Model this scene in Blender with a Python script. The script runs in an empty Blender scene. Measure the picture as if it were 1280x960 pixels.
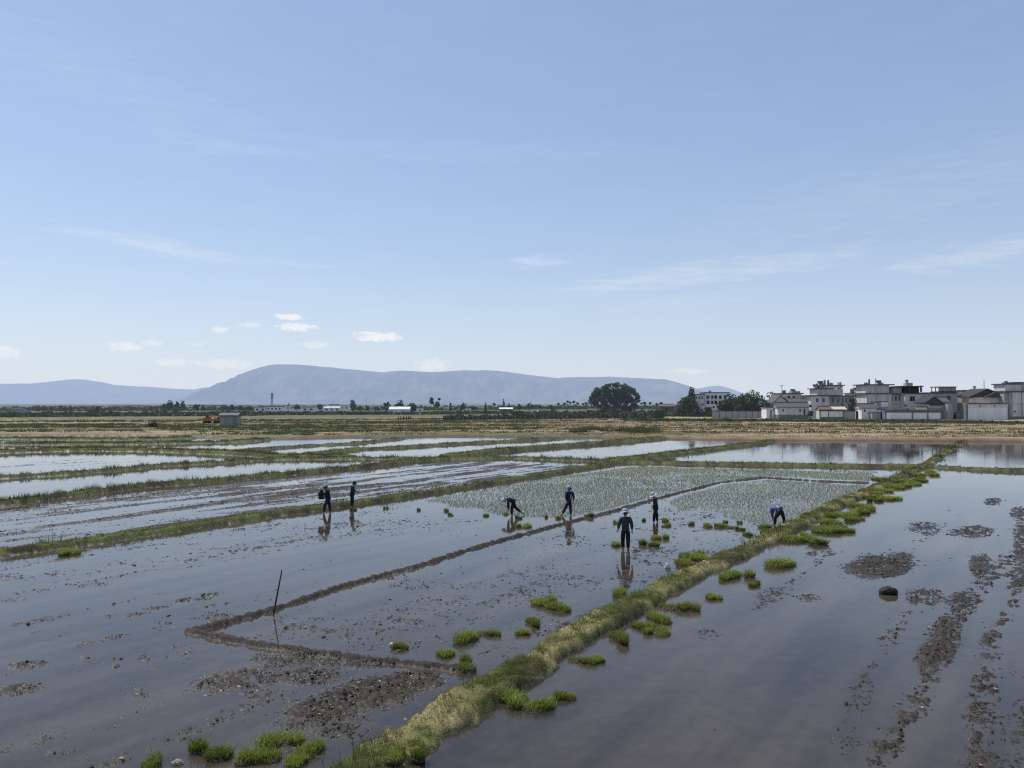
import bpy, math, random
import numpy as np
from mathutils import Vector, Matrix

random.seed(7)
RNG = np.random.default_rng(11)
sc = bpy.context.scene
COL = sc.collection
R = math.radians

# ------------------------------------------------------------------ render settings
sc.view_settings.view_transform = "Standard"; sc.view_settings.look = "None"; sc.view_settings.exposure = 0; sc.view_settings.gamma = 1
sc.render.engine = "CYCLES"
sc.cycles.max_bounces = 6; sc.cycles.diffuse_bounces = 2; sc.cycles.glossy_bounces = 3; sc.cycles.transmission_bounces = 4; sc.cycles.caustics_reflective = False; sc.cycles.caustics_refractive = False
sc.cycles.use_denoising = False; sc.cycles.filter_width = 1.2
# ------------------------------------------------------------------ camera
CAM_H, F, PITCH = 6.1, 995.0, math.atan(24 / 995.0)
cd = bpy.data.cameras.new("camera"); cam = bpy.data.objects.new("camera", cd); COL.objects.link(cam)
cam.location = (0, 0, CAM_H); cam.rotation_euler = (math.pi / 2 + PITCH, 0, 0)
cd.sensor_width = 36; cd.lens = 36 * F / 1280; cd.clip_start = 0.1; cd.clip_end = 60000
sc.camera = cam
cp, sp = math.cos(PITCH), math.sin(PITCH)

def ray(px, py):
    a, b = (px - 640) / F, (480 - py) / F
    return a, cp - b * sp, sp + b * cp

def G(px, py, z=0.0):
    """ground point (x, y) seen at a photo pixel"""
    dx, dy, dz = ray(px, py); t = (z - CAM_H) / dz
    return dx * t, dy * t

def W(px, py, D):
    """point at depth D"""
    dx, dy, dz = ray(px, py); t = D / dy
    return dx * t, D, CAM_H + dz * t

# ------------------------------------------------------------------ noise
def _hash(ix, iy, seed):
    h = (ix.astype(np.int64) * 374761393 + iy.astype(np.int64) * 668265263 + seed * 1442695041) & 0xFFFFFFFF
    h = ((h ^ (h >> 13)) * 1274126177) & 0xFFFFFFFF
    return ((h ^ (h >> 16)) & 0xFFFF) / 65535.0

def vnoise(x, y, seed=0):
    """smooth value noise, about -1..1"""
    x = np.asarray(x, float); y = np.asarray(y, float)
    ix, iy = np.floor(x), np.floor(y); fx, fy = x - ix, y - iy
    fx = fx * fx * (3 - 2 * fx); fy = fy * fy * (3 - 2 * fy)
    a = _hash(ix, iy, seed); b = _hash(ix + 1, iy, seed); c = _hash(ix, iy + 1, seed); d = _hash(ix + 1, iy + 1, seed)
    return (a + (b - a) * fx + (c - a) * fy + (a - b - c + d) * fx * fy) * 2 - 1

def fbm(x, y, seed=0, octv=3, gain=0.55):
    s, a, n = 0, 1, 0
    for o in range(octv):
        c_, s_ = math.cos(o * 1.1 + .4), math.sin(o * 1.1 + .4)
        s = s + a * vnoise((x * c_ - y * s_) * 2 ** o + 17.3 * o, (x * s_ + y * c_) * 2 ** o - 9.1 * o, seed + o); n += a; a *= gain
    return s / n * 1.25

def sstep(a, b, x):
    t = np.clip((x - a) / (b - a), 0, 1); return t * t * (3 - 2 * t)

# ------------------------------------------------------------------ tags
def tag(o, label=None, cat=None, group=None, kind=None):
    if label: o["label"] = label
    if cat: o["category"] = cat
    if group: o["group"] = group
    if kind: o["kind"] = kind
    return o

def empty(name, loc=(0, 0, 0), rz=0):
    o = bpy.data.objects.new(name, None); COL.objects.link(o); o.location = loc; o.rotation_euler = (0, 0, rz); return o

def copy_tree(o, parent=None):
    c = o.copy(); COL.objects.link(c)
    if parent is not None: c.parent = parent
    for k in ("label", "category", "group"):
        if parent is None and k in c: del c[k]
    for ch in list(o.children): copy_tree(ch, c)
    return c

# ------------------------------------------------------------------ materials
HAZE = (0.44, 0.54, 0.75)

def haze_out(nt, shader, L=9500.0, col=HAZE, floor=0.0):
    """aerial perspective painted as emission, by how far a surface lies from the fields"""
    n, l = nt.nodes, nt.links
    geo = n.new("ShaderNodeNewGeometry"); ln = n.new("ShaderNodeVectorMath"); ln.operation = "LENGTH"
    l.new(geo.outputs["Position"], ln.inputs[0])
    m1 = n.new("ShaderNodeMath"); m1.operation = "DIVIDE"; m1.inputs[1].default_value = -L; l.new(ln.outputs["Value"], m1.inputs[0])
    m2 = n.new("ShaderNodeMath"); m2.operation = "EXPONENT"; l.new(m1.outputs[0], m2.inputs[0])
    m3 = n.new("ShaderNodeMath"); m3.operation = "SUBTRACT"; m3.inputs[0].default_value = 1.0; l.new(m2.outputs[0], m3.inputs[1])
    em = n.new("ShaderNodeEmission"); em.inputs[0].default_value = (*col, 1); em.inputs[1].default_value = 1.0  # haze light painted as a glow of the surface itself
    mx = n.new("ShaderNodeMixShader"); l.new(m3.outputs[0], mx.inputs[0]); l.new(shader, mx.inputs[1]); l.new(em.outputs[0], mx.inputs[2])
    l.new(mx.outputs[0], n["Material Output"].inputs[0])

MATS = {}
def mat(name, col=(.5, .5, .5), rough=.8, var=.25, scale=6.0, attr=None, bump=0.0, bscale=30.0, spec=.3, metal=0.0,
        haze=False, transl=0.0, streak=False, col2=None):
    if name in MATS: return MATS[name]
    m = bpy.data.materials.new(name); m.use_nodes = True; nt = m.node_tree; n, l = nt.nodes, nt.links
    b = n["Principled BSDF"]; b.inputs["Roughness"].default_value = rough; b.inputs["Specular IOR Level"].default_value = spec
    b.inputs["Metallic"].default_value = metal
    tc = n.new("ShaderNodeNewGeometry"); vec = tc.outputs["Position"]
    if streak:
        mp = n.new("ShaderNodeVectorMath"); mp.operation = "MULTIPLY"; mp.inputs[1].default_value = (1, 1, .15); l.new(vec, mp.inputs[0]); vec = mp.outputs[0]
    nz = n.new("ShaderNodeTexNoise"); nz.inputs["Scale"].default_value = scale; nz.inputs["Detail"].default_value = 6; l.new(vec, nz.inputs["Vector"])
    if attr:
        at = n.new("ShaderNodeAttribute"); at.attribute_name = attr; base = at.outputs["Color"]
    else:
        rg = n.new("ShaderNodeRGB"); rg.outputs[0].default_value = (*col, 1); base = rg.outputs[0]
        if col2:
            mx0 = n.new("ShaderNodeMixRGB"); mx0.inputs[1].default_value = (*col, 1); mx0.inputs[2].default_value = (*col2, 1)
            cr = n.new("ShaderNodeMapRange"); cr.inputs[1].default_value = .42; cr.inputs[2].default_value = .6; l.new(nz.outputs["Fac"], cr.inputs[0])
            l.new(cr.outputs[0], mx0.inputs[0]); base = mx0.outputs[0]
    mr = n.new("ShaderNodeMapRange"); mr.inputs[1].default_value = .3; mr.inputs[2].default_value = .7
    mr.inputs[3].default_value = 1 - var; mr.inputs[4].default_value = 1 + var; l.new(nz.outputs["Fac"], mr.inputs[0])
    mu = n.new("ShaderNodeVectorMath"); mu.operation = "SCALE"; l.new(base, mu.inputs[0]); l.new(mr.outputs[0], mu.inputs["Scale"])
    l.new(mu.outputs[0], b.inputs["Base Color"])
    if bump:
        nb = n.new("ShaderNodeTexNoise"); nb.inputs["Scale"].default_value = bscale; nb.inputs["Detail"].default_value = 4; l.new(tc.outputs["Position"], nb.inputs["Vector"])
        bp = n.new("ShaderNodeBump"); bp.inputs["Strength"].default_value = bump; bp.inputs["Distance"].default_value = .05
        l.new(nb.outputs["Fac"], bp.inputs["Height"]); l.new(bp.outputs[0], b.inputs["Normal"])
    out = b.outputs[0]
    if transl:
        tr = n.new("ShaderNodeBsdfTranslucent"); l.new(mu.outputs[0], tr.inputs[0])
        mx = n.new("ShaderNodeMixShader"); mx.inputs[0].default_value = transl; l.new(out, mx.inputs[1]); l.new(tr.outputs[0], mx.inputs[2]); out = mx.outputs[0]
        l.new(out, n["Material Output"].inputs[0])
    if haze: haze_out(nt, out)
    MATS[name] = m
    return m

# ------------------------------------------------------------------ mesh helpers
def raw_mesh(name, V, Q=None, T=None, smooth=False, colors=None, cname="tint"):
    """fast mesh from numpy arrays of verts, quads, triangles"""
    me = bpy.data.meshes.new(name)
    V = np.asarray(V, np.float32); me.vertices.add(len(V)); me.vertices.foreach_set("co", V.ravel())
    li, ls, off = [], [], 0
    for A, k in ((Q, 4), (T, 3)):
        if A is not None and len(A):
            A = np.asarray(A, np.int32); li.append(A.ravel()); ls.append(off + np.arange(len(A), dtype=np.int32) * k); off += A.size
    li = np.concatenate(li); ls = np.concatenate(ls)
    me.loops.add(len(li)); me.loops.foreach_set("vertex_index", li)
    me.polygons.add(len(ls)); me.polygons.foreach_set("loop_start", ls)
    if smooth: me.polygons.foreach_set("use_smooth", np.ones(len(ls), bool))
    if colors is not None:
        ca = me.attributes.new(cname, "FLOAT_COLOR", "POINT"); c = np.ones((len(V), 4), np.float32); c[:, :colors.shape[1]] = colors
        ca.data.foreach_set("color", c.ravel())
    me.update(calc_edges=True)
    return me

def link(name, me, m=None, parent=None, loc=None, rz=None):
    if m is not None and not me.materials: me.materials.append(m)
    o = bpy.data.objects.new(name, me); COL.objects.link(o)
    if parent is not None: o.parent = parent
    if loc is not None: o.location = loc
    if rz is not None: o.rotation_euler = (0, 0, rz)
    return o

class MB:
    def __init__(s): s.v, s.f = [], []
    def add(s, v, f):
        k = len(s.v); s.v += [tuple(p) for p in v]; s.f += [tuple(i + k for i in q) for q in f]; return s
    def box(s, x0, x1, y0, y1, z0, z1, jit=0):
        v = [(x, y, z) for z in (z0, z1) for y in (y0, y1) for x in (x0, x1)]
        if jit: v = [(a + random.uniform(-jit, jit), b + random.uniform(-jit, jit), c + random.uniform(-jit, jit)) for a, b, c in v]
        return s.add(v, [(0, 2, 3, 1), (4, 5, 7, 6), (0, 1, 5, 4), (2, 6, 7, 3), (0, 4, 6, 2), (1, 3, 7, 5)])
    def tube(s, pts, rad, n=8, cap=True):
        pts = [Vector(p) for p in pts]; rad = rad if isinstance(rad, (list, tuple)) else [rad] * len(pts); v, f = [], []
        for i, p in enumerate(pts):
            d = (pts[min(i + 1, len(pts) - 1)] - pts[max(i - 1, 0)]).normalized()
            u = d.cross(Vector((0, 1, 0)) if abs(d.y) < .9 else Vector((1, 0, 0))).normalized(); w = d.cross(u)
            for k in range(n):
                a = 2 * math.pi * k / n; v.append(p + (u * math.cos(a) + w * math.sin(a)) * rad[i])
        for i in range(len(pts) - 1):
            for k in range(n):
                f.append((i * n + k, i * n + (k + 1) % n, (i + 1) * n + (k + 1) % n, (i + 1) * n + k))
        if cap: f.append(tuple(range(n))[::-1]); f.append(tuple((len(pts) - 1) * n + k for k in range(n)))
        return s.add(v, f)
    def lathe(s, prof, c=(0, 0, 0), n=16):
        v, f = [], []
        for r, z in prof:
            for k in range(n):
                a = 2 * math.pi * k / n; v.append((c[0] + r * math.cos(a), c[1] + r * math.sin(a), c[2] + z))
        for i in range(len(prof) - 1):
            for k in range(n): f.append((i * n + k, i * n + (k + 1) % n, (i + 1) * n + (k + 1) % n, (i + 1) * n + k))
        f.append(tuple(range(n))[::-1]); f.append(tuple((len(prof) - 1) * n + k for k in range(n)))
        return s.add(v, f)
    def prism(s, poly, axis, a, b):
        """polygon (2-D) extruded along axis x or y from a to b; polygon in (other, z)"""
        n = len(poly)
        P = (lambda t, q: (t, q[0], q[1])) if axis == "x" else (lambda t, q: (q[0], t, q[1]))
        v = [P(a, q) for q in poly] + [P(b, q) for q in poly]
        f = [tuple(range(n)), tuple(range(n, 2 * n))[::-1]] + [(i, i + n, (i + 1) % n + n, (i + 1) % n) for i in range(n)]
        return s.add(v, f)
    def build(s, name, m, parent=None, loc=None, rz=None, smooth=False, bevel=0):
        me = bpy.data.meshes.new(name); me.from_pydata(s.v, [], s.f)
        import bmesh
        bm = bmesh.new(); bm.from_mesh(me); bmesh.ops.recalc_face_normals(bm, faces=bm.faces)
        if bevel: bmesh.ops.bevel(bm, geom=list(bm.edges), offset=bevel, segments=1, affect="EDGES")
        bm.to_mesh(me); bm.free()
        if smooth: me.polygons.foreach_set("use_smooth", np.ones(len(me.polygons), bool))
        me.update()
        return link(name, me, m, parent, loc, rz)

def blades(P, h, w, lean, colr, three=True, rng=RNG, flat=None):
    """grass blades standing on points P (N,3): verts, quads, tris, colours"""
    N = len(P); a = rng.uniform(0, 2 * np.pi, N); b = rng.uniform(0, 2 * np.pi, N)
    sx = np.stack([np.cos(a), np.sin(a), np.zeros(N)], 1) * (w * .5)[:, None]
    ld = np.stack([np.cos(b), np.sin(b), np.zeros(N)], 1) * (lean * h)[:, None]
    up = np.zeros((N, 3)); up[:, 2] = h
    if flat is not None: up[:, 2] *= flat
    mid = P + up * .6 + ld * .35; tip = P + up + ld
    V = np.stack([P - sx, P + sx, mid + sx * .7, mid - sx * .7, tip], 1).reshape(-1, 3)
    i = np.arange(N)[:, None] * 5
    Q = i + np.array([[0, 1, 2, 3]]); T = i + np.array([[3, 2, 4]])
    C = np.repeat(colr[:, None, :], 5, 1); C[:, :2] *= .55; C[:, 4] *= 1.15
    return V, Q, T, C.reshape(-1, 3)

# ------------------------------------------------------------------ field layout
def pl(*pts, z=0.0): return np.array([G(px, py, z) for px, py in pts])

U = np.array((0.556, 0.831)); NV = np.array((0.831, -0.556))       # along / across the paddies
# (name, polyline in world metres, half width, height, kind)
DIKES = [
    ("main", pl((395, 1010), (440, 975), (500, 935), (565, 893), (640, 848), (720, 797), (800, 754), (860, 722), (920, 695), (990, 660), (1050, 630), (1110, 604), (1160, 580), (1185, 563), (1205, 552)), .50, .21, "straw"),
    ("left", pl((-90, 702), (0, 693), (100, 681), (220, 663), (330, 646), (420, 634), (520, 619), (620, 604), (700, 591), (780, 578), (840, 574)), .40, .22, "grass"),
    ("cross", pl((540, 574), (600, 574), (640, 573), (750, 577), (850, 580), (960, 582), (1100, 584), (1165, 584), (1225, 588), (1290, 590), (1400, 594)), .50, .26, "grass"),
    ("upper", pl((-90, 640), (0, 632), (80, 621), (180, 609), (250, 604), (320, 598), (400, 590), (470, 583), (520, 577), (560, 574)), .52, .28, "green"),
    ("third", pl((-90, 604), (0, 598), (60, 595), (140, 589), (200, 583), (280, 579), (340, 575), (430, 574), (540, 574)), .5, .24, "green"),
    ("fourth", pl((-90, 568), (0, 566), (100, 563), (200, 564), (300, 568), (340, 571), (430, 573)), 1.2, .36, "green"),
    ("far_a", pl((560, 572), (640, 563), (740, 556), (800, 551), (830, 548)), .9, .4, "grass"),
    ("far_b", pl((760, 577), (840, 568), (900, 561), (950, 555), (965, 552)), .9, .3, "grass"),
    ("far_c", pl((380, 569), (450, 562), (500, 560), (560, 556), (640, 552), (700, 549)), .8, .26, "grass"),
    ("far_d", pl((300, 564), (380, 558), (440, 555), (500, 549)), .8, .22, "grass"),
    ("far_e", pl((-80, 557), (0, 556), (110, 556), (200, 555), (300, 553), (330, 550)), 1.2, .3, "green"),
    ("far_f", pl((-80, 549), (0, 549), (100, 550), (170, 550), (235, 548)), 1.2, .3, "green"),
    ("mud_a", pl((238, 790), (290, 777), (340, 763), (430, 733), (520, 709), (600, 683), (700, 656), (760, 641), (830, 621), (900, 603), (955, 597), (1030, 602), (1085, 604)), .125, .10, "mud"),
    ("mud_b", pl((238, 790), (300, 803), (380, 816), (460, 826), (530, 833), (590, 840)), .125, .10, "mud"),
    ("mud_c", pl((-60, 700), (0, 697)), .3, .1, "mud"),
]

def seg_dist(X, Y, P):
    """distance to a polyline, and arc length along it"""
    best = np.full(X.shape, 1e9); arc = np.zeros(X.shape); acc = 0.0
    for i in range(len(P) - 1):
        a, b = P[i], P[i + 1]; d = b - a; L = math.hypot(*d)
        t = np.clip(((X - a[0]) * d[0] + (Y - a[1]) * d[1]) / (L * L), 0, 1)
        q = np.hypot(X - a[0] - t * d[0], Y - a[1] - t * d[1])
        m = q < best; best = np.where(m, q, best); arc = np.where(m, acc + t * L, arc); acc += L
    return best, arc

def inside(X, Y, P):
    r = np.zeros(X.shape, bool); n = len(P)
    for i in range(n):
        (x1, y1), (x2, y2) = P[i], P[(i + 1) % n]
        c = ((y1 > Y) != (y2 > Y)) & (X < (x2 - x1) * (Y - y1) / (y2 - y1 + 1e-12) + x1); r ^= c
    return r

# wet / dry limit of the watered land (dry fields lie beyond)
LIMIT = np.array([G(px, py) for px, py in ((-300, 545), (0, 545), (200, 545), (320, 549.5), (470, 546.5), (600, 545.5), (740, 547.5), (830, 548.5), (960, 551), (1280, 552.5), (1600, 553))])
def limit_y(X, Y):
    th = np.arctan2(X, Y); lt = np.arctan2(LIMIT[:, 0], LIMIT[:, 1]); rr = np.hypot(LIMIT[:, 0], LIMIT[:, 1])
    return np.interp(th, lt, rr)
def dry_z(X, Y, r):
    right = sstep(-60, 60, X)
    return .32 + right * np.clip((r - 126) * .0062, 0, .78) + 0.0 * r

# mud patches: (px, py, rx, ry, strength, tilt in px: dx per dy)
PATCH = [
    (1100, 706, 42, 17, .95, -.9), (1078, 713, 18, 8, .9, 0), (1128, 697, 20, 7, .8, 0), (1155, 660, 22, 9, .75, 0), (1215, 665, 30, 9, .8, 0), (1242, 627, 12, 6, .8, 0), (1225, 708, 15, 20, .8, 0),
    (1155, 745, 30, 13, .8, 0), (1205, 750, 24, 14, .85, 0), (1186, 783, 20, 14, .85, 0), (1170, 818, 24, 26, .95, -.4), (1180, 800, 22, 16, .9, 0), (1163, 850, 14, 6, .7, 0), (1236, 796, 16, 30, .62, -.5),
    (1275, 670, 9, 36, .8, 0), (1276, 718, 10, 22, .8, 0), (1272, 640, 10, 10, .8, 0), (1030, 692, 24, 5, .65, -1.2), (962, 745, 24, 18, .62, -1.1), (1010, 748, 20, 7, .6, 0), (884, 793, 16, 8, .65, 0),
    (1075, 869, 16, 9, .6, 0), (1138, 884, 30, 15, .7, -.5), (1115, 912, 18, 9, .65, 0), (1060, 906, 22, 16, .62, 0), (1048, 930, 14, 9, .6, 0), (1098, 945, 22, 10, .7, 0), (1226, 868, 14, 20, .58, -.3), (1226, 905, 20, 9, .66, 0),
    (1272, 905, 16, 9, .6, 0), (1225, 952, 34, 14, .82, 0), (1272, 945, 16, 10, .6, 0), (900, 915, 15, 8, .62, 0), (858, 910, 11, 7, .55, 0), (1268, 842, 12, 5, .6, 0), (1264, 770, 10, 16, .5, 0), (1108, 795, 16, 22, .42, 0),
    (1186, 703, 26, 10, .42, 0), (1040, 655, 30, 6, .3, 0), (1190, 640, 20, 6, .4, 0), (905, 805, 12, 10, .35, 0), (920, 885, 26, 12, .32, 0), (575, 930, 24, 14, .3, 0), (1105, 585, 12, 2, .5, 0),
    # left side
    (300, 848, 60, 22, .93, -1.6), (360, 825, 60, 12, .9, 0), (430, 828, 50, 10, 1.0, 0), (385, 845, 60, 14, .9, 0), (330, 870, 40, 12, .85, 0),
    (460, 868, 70, 26, 1.08, -1.2), (400, 890, 60, 20, 1.05, 0), (365, 905, 30, 10, .9, 0), (520, 850, 40, 14, 1.0, 0), (425, 912, 40, 12, .9, 0), (350, 930, 40, 14, .7, 0), (300, 905, 20, 8, .5, 0),
    (270, 772, 30, 9, .85, -1), (300, 770, 20, 6, .7, 0), (35, 832, 26, 6, .95, -2.5), (18, 863, 32, 9, 1.0, -2.5), (70, 835, 12, 4, .5, 0), (140, 832, 14, 5, .7, 0), (112, 822, 20, 5, .6, 0), (100, 823, 30, 6, .45, 0),
    (220, 818, 30, 8, .7, -2), (180, 824, 14, 4, .75, 0), (180, 870, 14, 4, .9, 0), (168, 862, 26, 6, .6, 0), (130, 908, 44, 6, .6, -3), (60, 920, 30, 12, .58, 0), (85, 945, 50, 14, .66, 0), (35, 930, 40, 6, .6, 0), (10, 938, 20, 8, .6, 0), (120, 950, 24, 10, .55, 0), (240, 915, 30, 8, .4, 0),
    (120, 731, 24, 4, .7, -4), (170, 768, 18, 4, .8, -4), (195, 760, 24, 4, .75, -4), (235, 750, 30, 4, .8, -4), (265, 743, 12, 3, .8, -4), (160, 712, 60, 3, .55, -5), (200, 708, 30, 3, .6, -5),
    (15, 720, 30, 6, .6, 0), (50, 738, 20, 3, .6, 0), (270, 685, 50, 4, .55, -4), (240, 680, 30, 3, .6, -4), (345, 680, 30, 3, .45, 0),
    # in front of the walkers
    (440, 656, 60, 7, .62, 0), (400, 660, 60, 6, .6, -3), (500, 652, 60, 8, .58, 0), (395, 672, 26, 3, .7, -4), (560, 648, 40, 5, .5, 0), (480, 668, 40, 5, .55, -3), (540, 664, 40, 4, .55, -4), (470, 642, 40, 4, .6, 0), (580, 668, 30, 4, .5, -4),
    # inner paddy specks
    (650, 700, 90, 14, .40, 0), (600, 715, 60, 12, .40, 0), (540, 745, 60, 14, .45, 0), (520, 770, 50, 16, .48, 0), (600, 760, 40, 12, .42, 0), (700, 690, 60, 10, .40, 0), (760, 705, 50, 10, .42, 0), (830, 680, 50, 8, .42, 0), (470, 740, 40, 10, .3, 0), (680, 735, 40, 10, .38, 0), (880, 676, 40, 8, .45, 0), (730, 680, 30, 7, .45, 0), (560, 790, 60, 10, .3, 0), (900, 690, 30, 7, .5, 0), (610, 732, 16, 3, .7, 0),
]
STREAKS = [(pl((1262, 690), (1215, 745), (1186, 785), (1165, 830), (1140, 885), (1098, 948)), .34, .74), (pl((1290, 620), (1275, 680), (1262, 760), (1238, 805), (1228, 870), (1222, 960)), .3, .7), (pl((1160, 735), (1110, 800), (1075, 868), (1050, 935)), .26, .56),
           (pl((1040, 688), (985, 732), (940, 766)), .16, .62), (pl((1290, 850), (1270, 905), (1262, 960)), .3, .6), (pl((1180, 655), (1130, 690), (1085, 725)), .35, .55), (pl((1290, 660), (1230, 662), (1190, 668)), .5, .55),
           (pl((0, 800), (120, 775), (250, 745)), .14, .55), (pl((0, 845), (160, 822), (300, 796)), .18, .55), (pl((40, 930), (200, 880), (300, 850)), .2, .5), (pl((0, 745), (140, 722), (330, 682)), .2, .55), (pl((60, 718), (280, 686), (420, 660)), .3, .55), (pl((300, 690), (450, 665), (600, 650)), .5, .55)]
FIELD_F = pl((-90, 695), (0, 690), (220, 660), (420, 631), (620, 601), (740, 583), (600, 577), (520, 580), (400, 594), (250, 608), (80, 625), (-90, 643))
FIELD_U = pl((-90, 638), (80, 619), (320, 596), (520, 576), (340, 577), (200, 586), (0, 600), (-90, 606))
FIELD_T = pl((-90, 602), (60, 593), (200, 581), (340, 573), (200, 566), (-90, 569))
FIELD_B = pl((770, 575), (900, 557), (950, 553), (840, 549), (700, 562), (640, 571))
FIELD_IN = pl((340, 766), (600, 685), (830, 623), (930, 650), (980, 660), (860, 715), (720, 790), (590, 838), (300, 800))
FIELD_OUT = pl((-200, 705), (0, 697), (420, 637), (620, 606), (830, 578), (1085, 602), (960, 595), (830, 618), (600, 680), (340, 760), (238, 790), (590, 840), (400, 1000), (-400, 1000))

def terrain(X, Y, colour=True):
    """height of the land, and its colour and wetness"""
    X = np.asarray(X, float); Y = np.asarray(Y, float); r = np.hypot(X, Y)
    along = X * U[0] + Y * U[1]; across = X * NV[0] + Y * NV[1]
    near = 1 - sstep(120, 240, r)
    c1 = fbm(X * 3.2, Y * 3.2, 3, 3); c2 = fbm(X * 12.0, Y * 12.0, 8, 2); c0 = fbm(X * .55, Y * .55, 21, 3)
    clod = np.clip(.5 * c1 + .75 * c2, -1.1, 1.3)
    m = np.zeros(X.shape)
    for px, py, rx, ry, st, tilt in PATCH:
        if px > 840 and py > 600: st, rx = min(1.0, st * 1.06), rx * 1.08
        gx, gy = G(px, py); s = gy / F; sy = gy * gy / (CAM_H * F)
        ly = (ry + 5) * sy * 1.7; lx = (rx + 8) * s * 1.7 + abs(gx / gy) * ly
        sel = np.nonzero((np.abs(X - gx) < lx * 2.2) & (np.abs(Y - gy) < ly * 2.2))
        if not len(sel[0]): continue
        dx, dy = (X[sel] / Y[sel] - gx / gy) * F, (Y[sel] - gy) / -sy
        dx = dx - tilt * dy
        d2 = (dx / rx) ** 2 + (dy / ry) ** 2
        d2 = d2 + .6 * c1[sel] + .45 * c0[sel] + .5 * c2[sel]
        m[sel] = np.maximum(m[sel], st * np.clip(1.25 - .55 * np.maximum(d2, 0), 0, 1))
    for P, wdt, s_ in STREAKS:
        lo, hi = P.min(0) - 2, P.max(0) + 2; sel = np.nonzero((X > lo[0]) & (X < hi[0]) & (Y > lo[1]) & (Y < hi[1]))
        if not len(sel[0]): continue
        d, arc = seg_dist(X[sel], Y[sel], P)
        brk = fbm(arc * .9, d * .6, 47, 2)
        m[sel] = np.maximum(m[sel], s_ * np.clip(1.25 - d / wdt + .45 * c1[sel] + .5 * brk + .3 * c2[sel], 0, 1))
    # ploughed streaks along the paddies
    st = fbm(along * .06, across * .9, 31, 3); st2 = fbm(along * .16, across * 1.7, 35, 2)
    st3 = fbm(along * .45, across * 3.2, 39, 3); fF = inside(X, Y, FIELD_F); clod = np.where(fF, .35 * clod + .6 * st3, clod); m = np.where(fF, np.maximum(m, .71 + .5 * st + .42 * st2 + .1 * c0), m)
    fU = inside(X, Y, FIELD_U); clod = np.where(fU, .4 * clod + .6 * st3, clod); dl, _ = seg_dist(X, Y, DIKES[3][1]); m = np.where(fU, np.maximum(m, .15 + .35 * st + .2 * st2 + .5 * np.exp(-dl / 2.5)), m)
    fT = inside(X, Y, FIELD_T); clod = np.where(fT, .4 * clod + .6 * st3, clod); m = np.where(fT, np.maximum(m, .38 + .42 * st + .25 * st2), m)
    fB = inside(X, Y, FIELD_B); m = np.where(fB, np.maximum(m, .2 + .35 * st + .2 * st2), m)
    fI = inside(X, Y, FIELD_IN); m = np.where(fI, np.maximum(m, .45 + .2 * c0 + .14 * st2), m)
    fO = inside(X, Y, FIELD_OUT); m = np.where(fO, np.maximum(m, .22 + .42 * st + .22 * st2 + .1 * c0), m)
    z = -.085 + .112 * m + (.03 + .07 * m) * clod
    z = np.where(r > 90, np.minimum(z, .05), z)
    # soil ridges between paddies
    grass = np.zeros(X.shape); straw = np.zeros(X.shape); dk = np.zeros(X.shape)
    for name, P, hw, H, kind in DIKES:
        lo, hi = P.min(0) - hw * 4, P.max(0) + hw * 4
        sel = np.nonzero((X > lo[0]) & (X < hi[0]) & (Y > lo[1]) & (Y < hi[1]))
        if not len(sel[0]): continue
        d, arc = seg_dist(X[sel], Y[sel], P)
        if kind == "mud":
            w = hw * (1 + .5 * c1[sel]); prof = np.clip(1.5 - d / w, 0, 1)
            hh = -.1 + (H + .1) * sstep(0, 1, prof) + .05 * c2[sel] * (prof > 0)
            hh = np.where(prof > .05, hh + .03 * c1[sel], -1)
        else:
            w = hw * (1 + .34 * c0[sel] + .24 * c1[sel]); prof = np.clip(1.55 - d / w, 0, 1)
            hh = np.where(prof > .02, -.12 + (H + .12) * sstep(0, 1, prof) * (1 + .2 * c0[sel]) + .045 * c1[sel] + .025 * c2[sel], -1)
            g = sstep(.05, .45, hh); grass[sel] = np.maximum(grass[sel], sstep(.0, .06, hh))
            if kind == "straw": straw[sel] = np.maximum(straw[sel], sstep(.03, .1, hh))
        z[sel] = np.maximum(z[sel], hh); dk[sel] = np.maximum(dk[sel], hh > .02)
    # dry fields
    ly = limit_y(X, Y); e = fbm(X * .12, Y * .12, 55, 3)
    dr = sstep(-.6, .9, r - ly - e * 1.5)
    zd = dry_z(X, Y, r) + .08 * fbm(X * .3, Y * .3, 61, 3) * near + .10 * np.clip(fbm(X * .02, Y * .25, 66, 2), 0, 1)
    z = z * (1 - dr) + zd * dr
    z = np.where(r > 400, dry_z(X, Y, r), z)
    if colour == "mud": return z, np.where((dr > .3) | (dk > 0) & (m < .5), 0, np.where(r > 85, 0, m))
    if not colour: return z
    n1 = fbm(X * .9, Y * .9, 71, 3); n2 = fbm(X * .012, Y * .11, 75, 3); n3 = fbm(X * .05, Y * .4, 79, 3)
    mudc = np.stack([.034 + .011 * c1, .027 + .009 * c1, .021 + .007 * c1], -1) * (.85 + .3 * sstep(-.02, .08, z))[..., None]
    dry_mud = np.array((.06, .047, .035)); k = sstep(.05, .16, z)[..., None] * .4; col = mudc * (1 - k) + dry_mud * k
    gcol = np.array((.105, .12, .036)); scol = np.array((.24, .20, .10)); bcol = np.array((.05, .042, .022))
    ga = sstep(-.5, .5, n1 + .2)[..., None]
    gmix = gcol * ga + bcol * (1 - ga)
    smx = sstep(-.35, .45, n1 + .4 * n3)[..., None]; smix = scol * smx + gmix * (1 - smx)
    col = col * (1 - grass[..., None]) + gmix * grass[..., None]
    col = col * (1 - straw[..., None]) + smix * straw[..., None]
    # dry parcels: straw stubble, weeds, bare soil
    right = sstep(-.1, .35, np.arctan2(X, np.maximum(Y, 1e-3)))
    bandr = r + .05 * X
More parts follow.
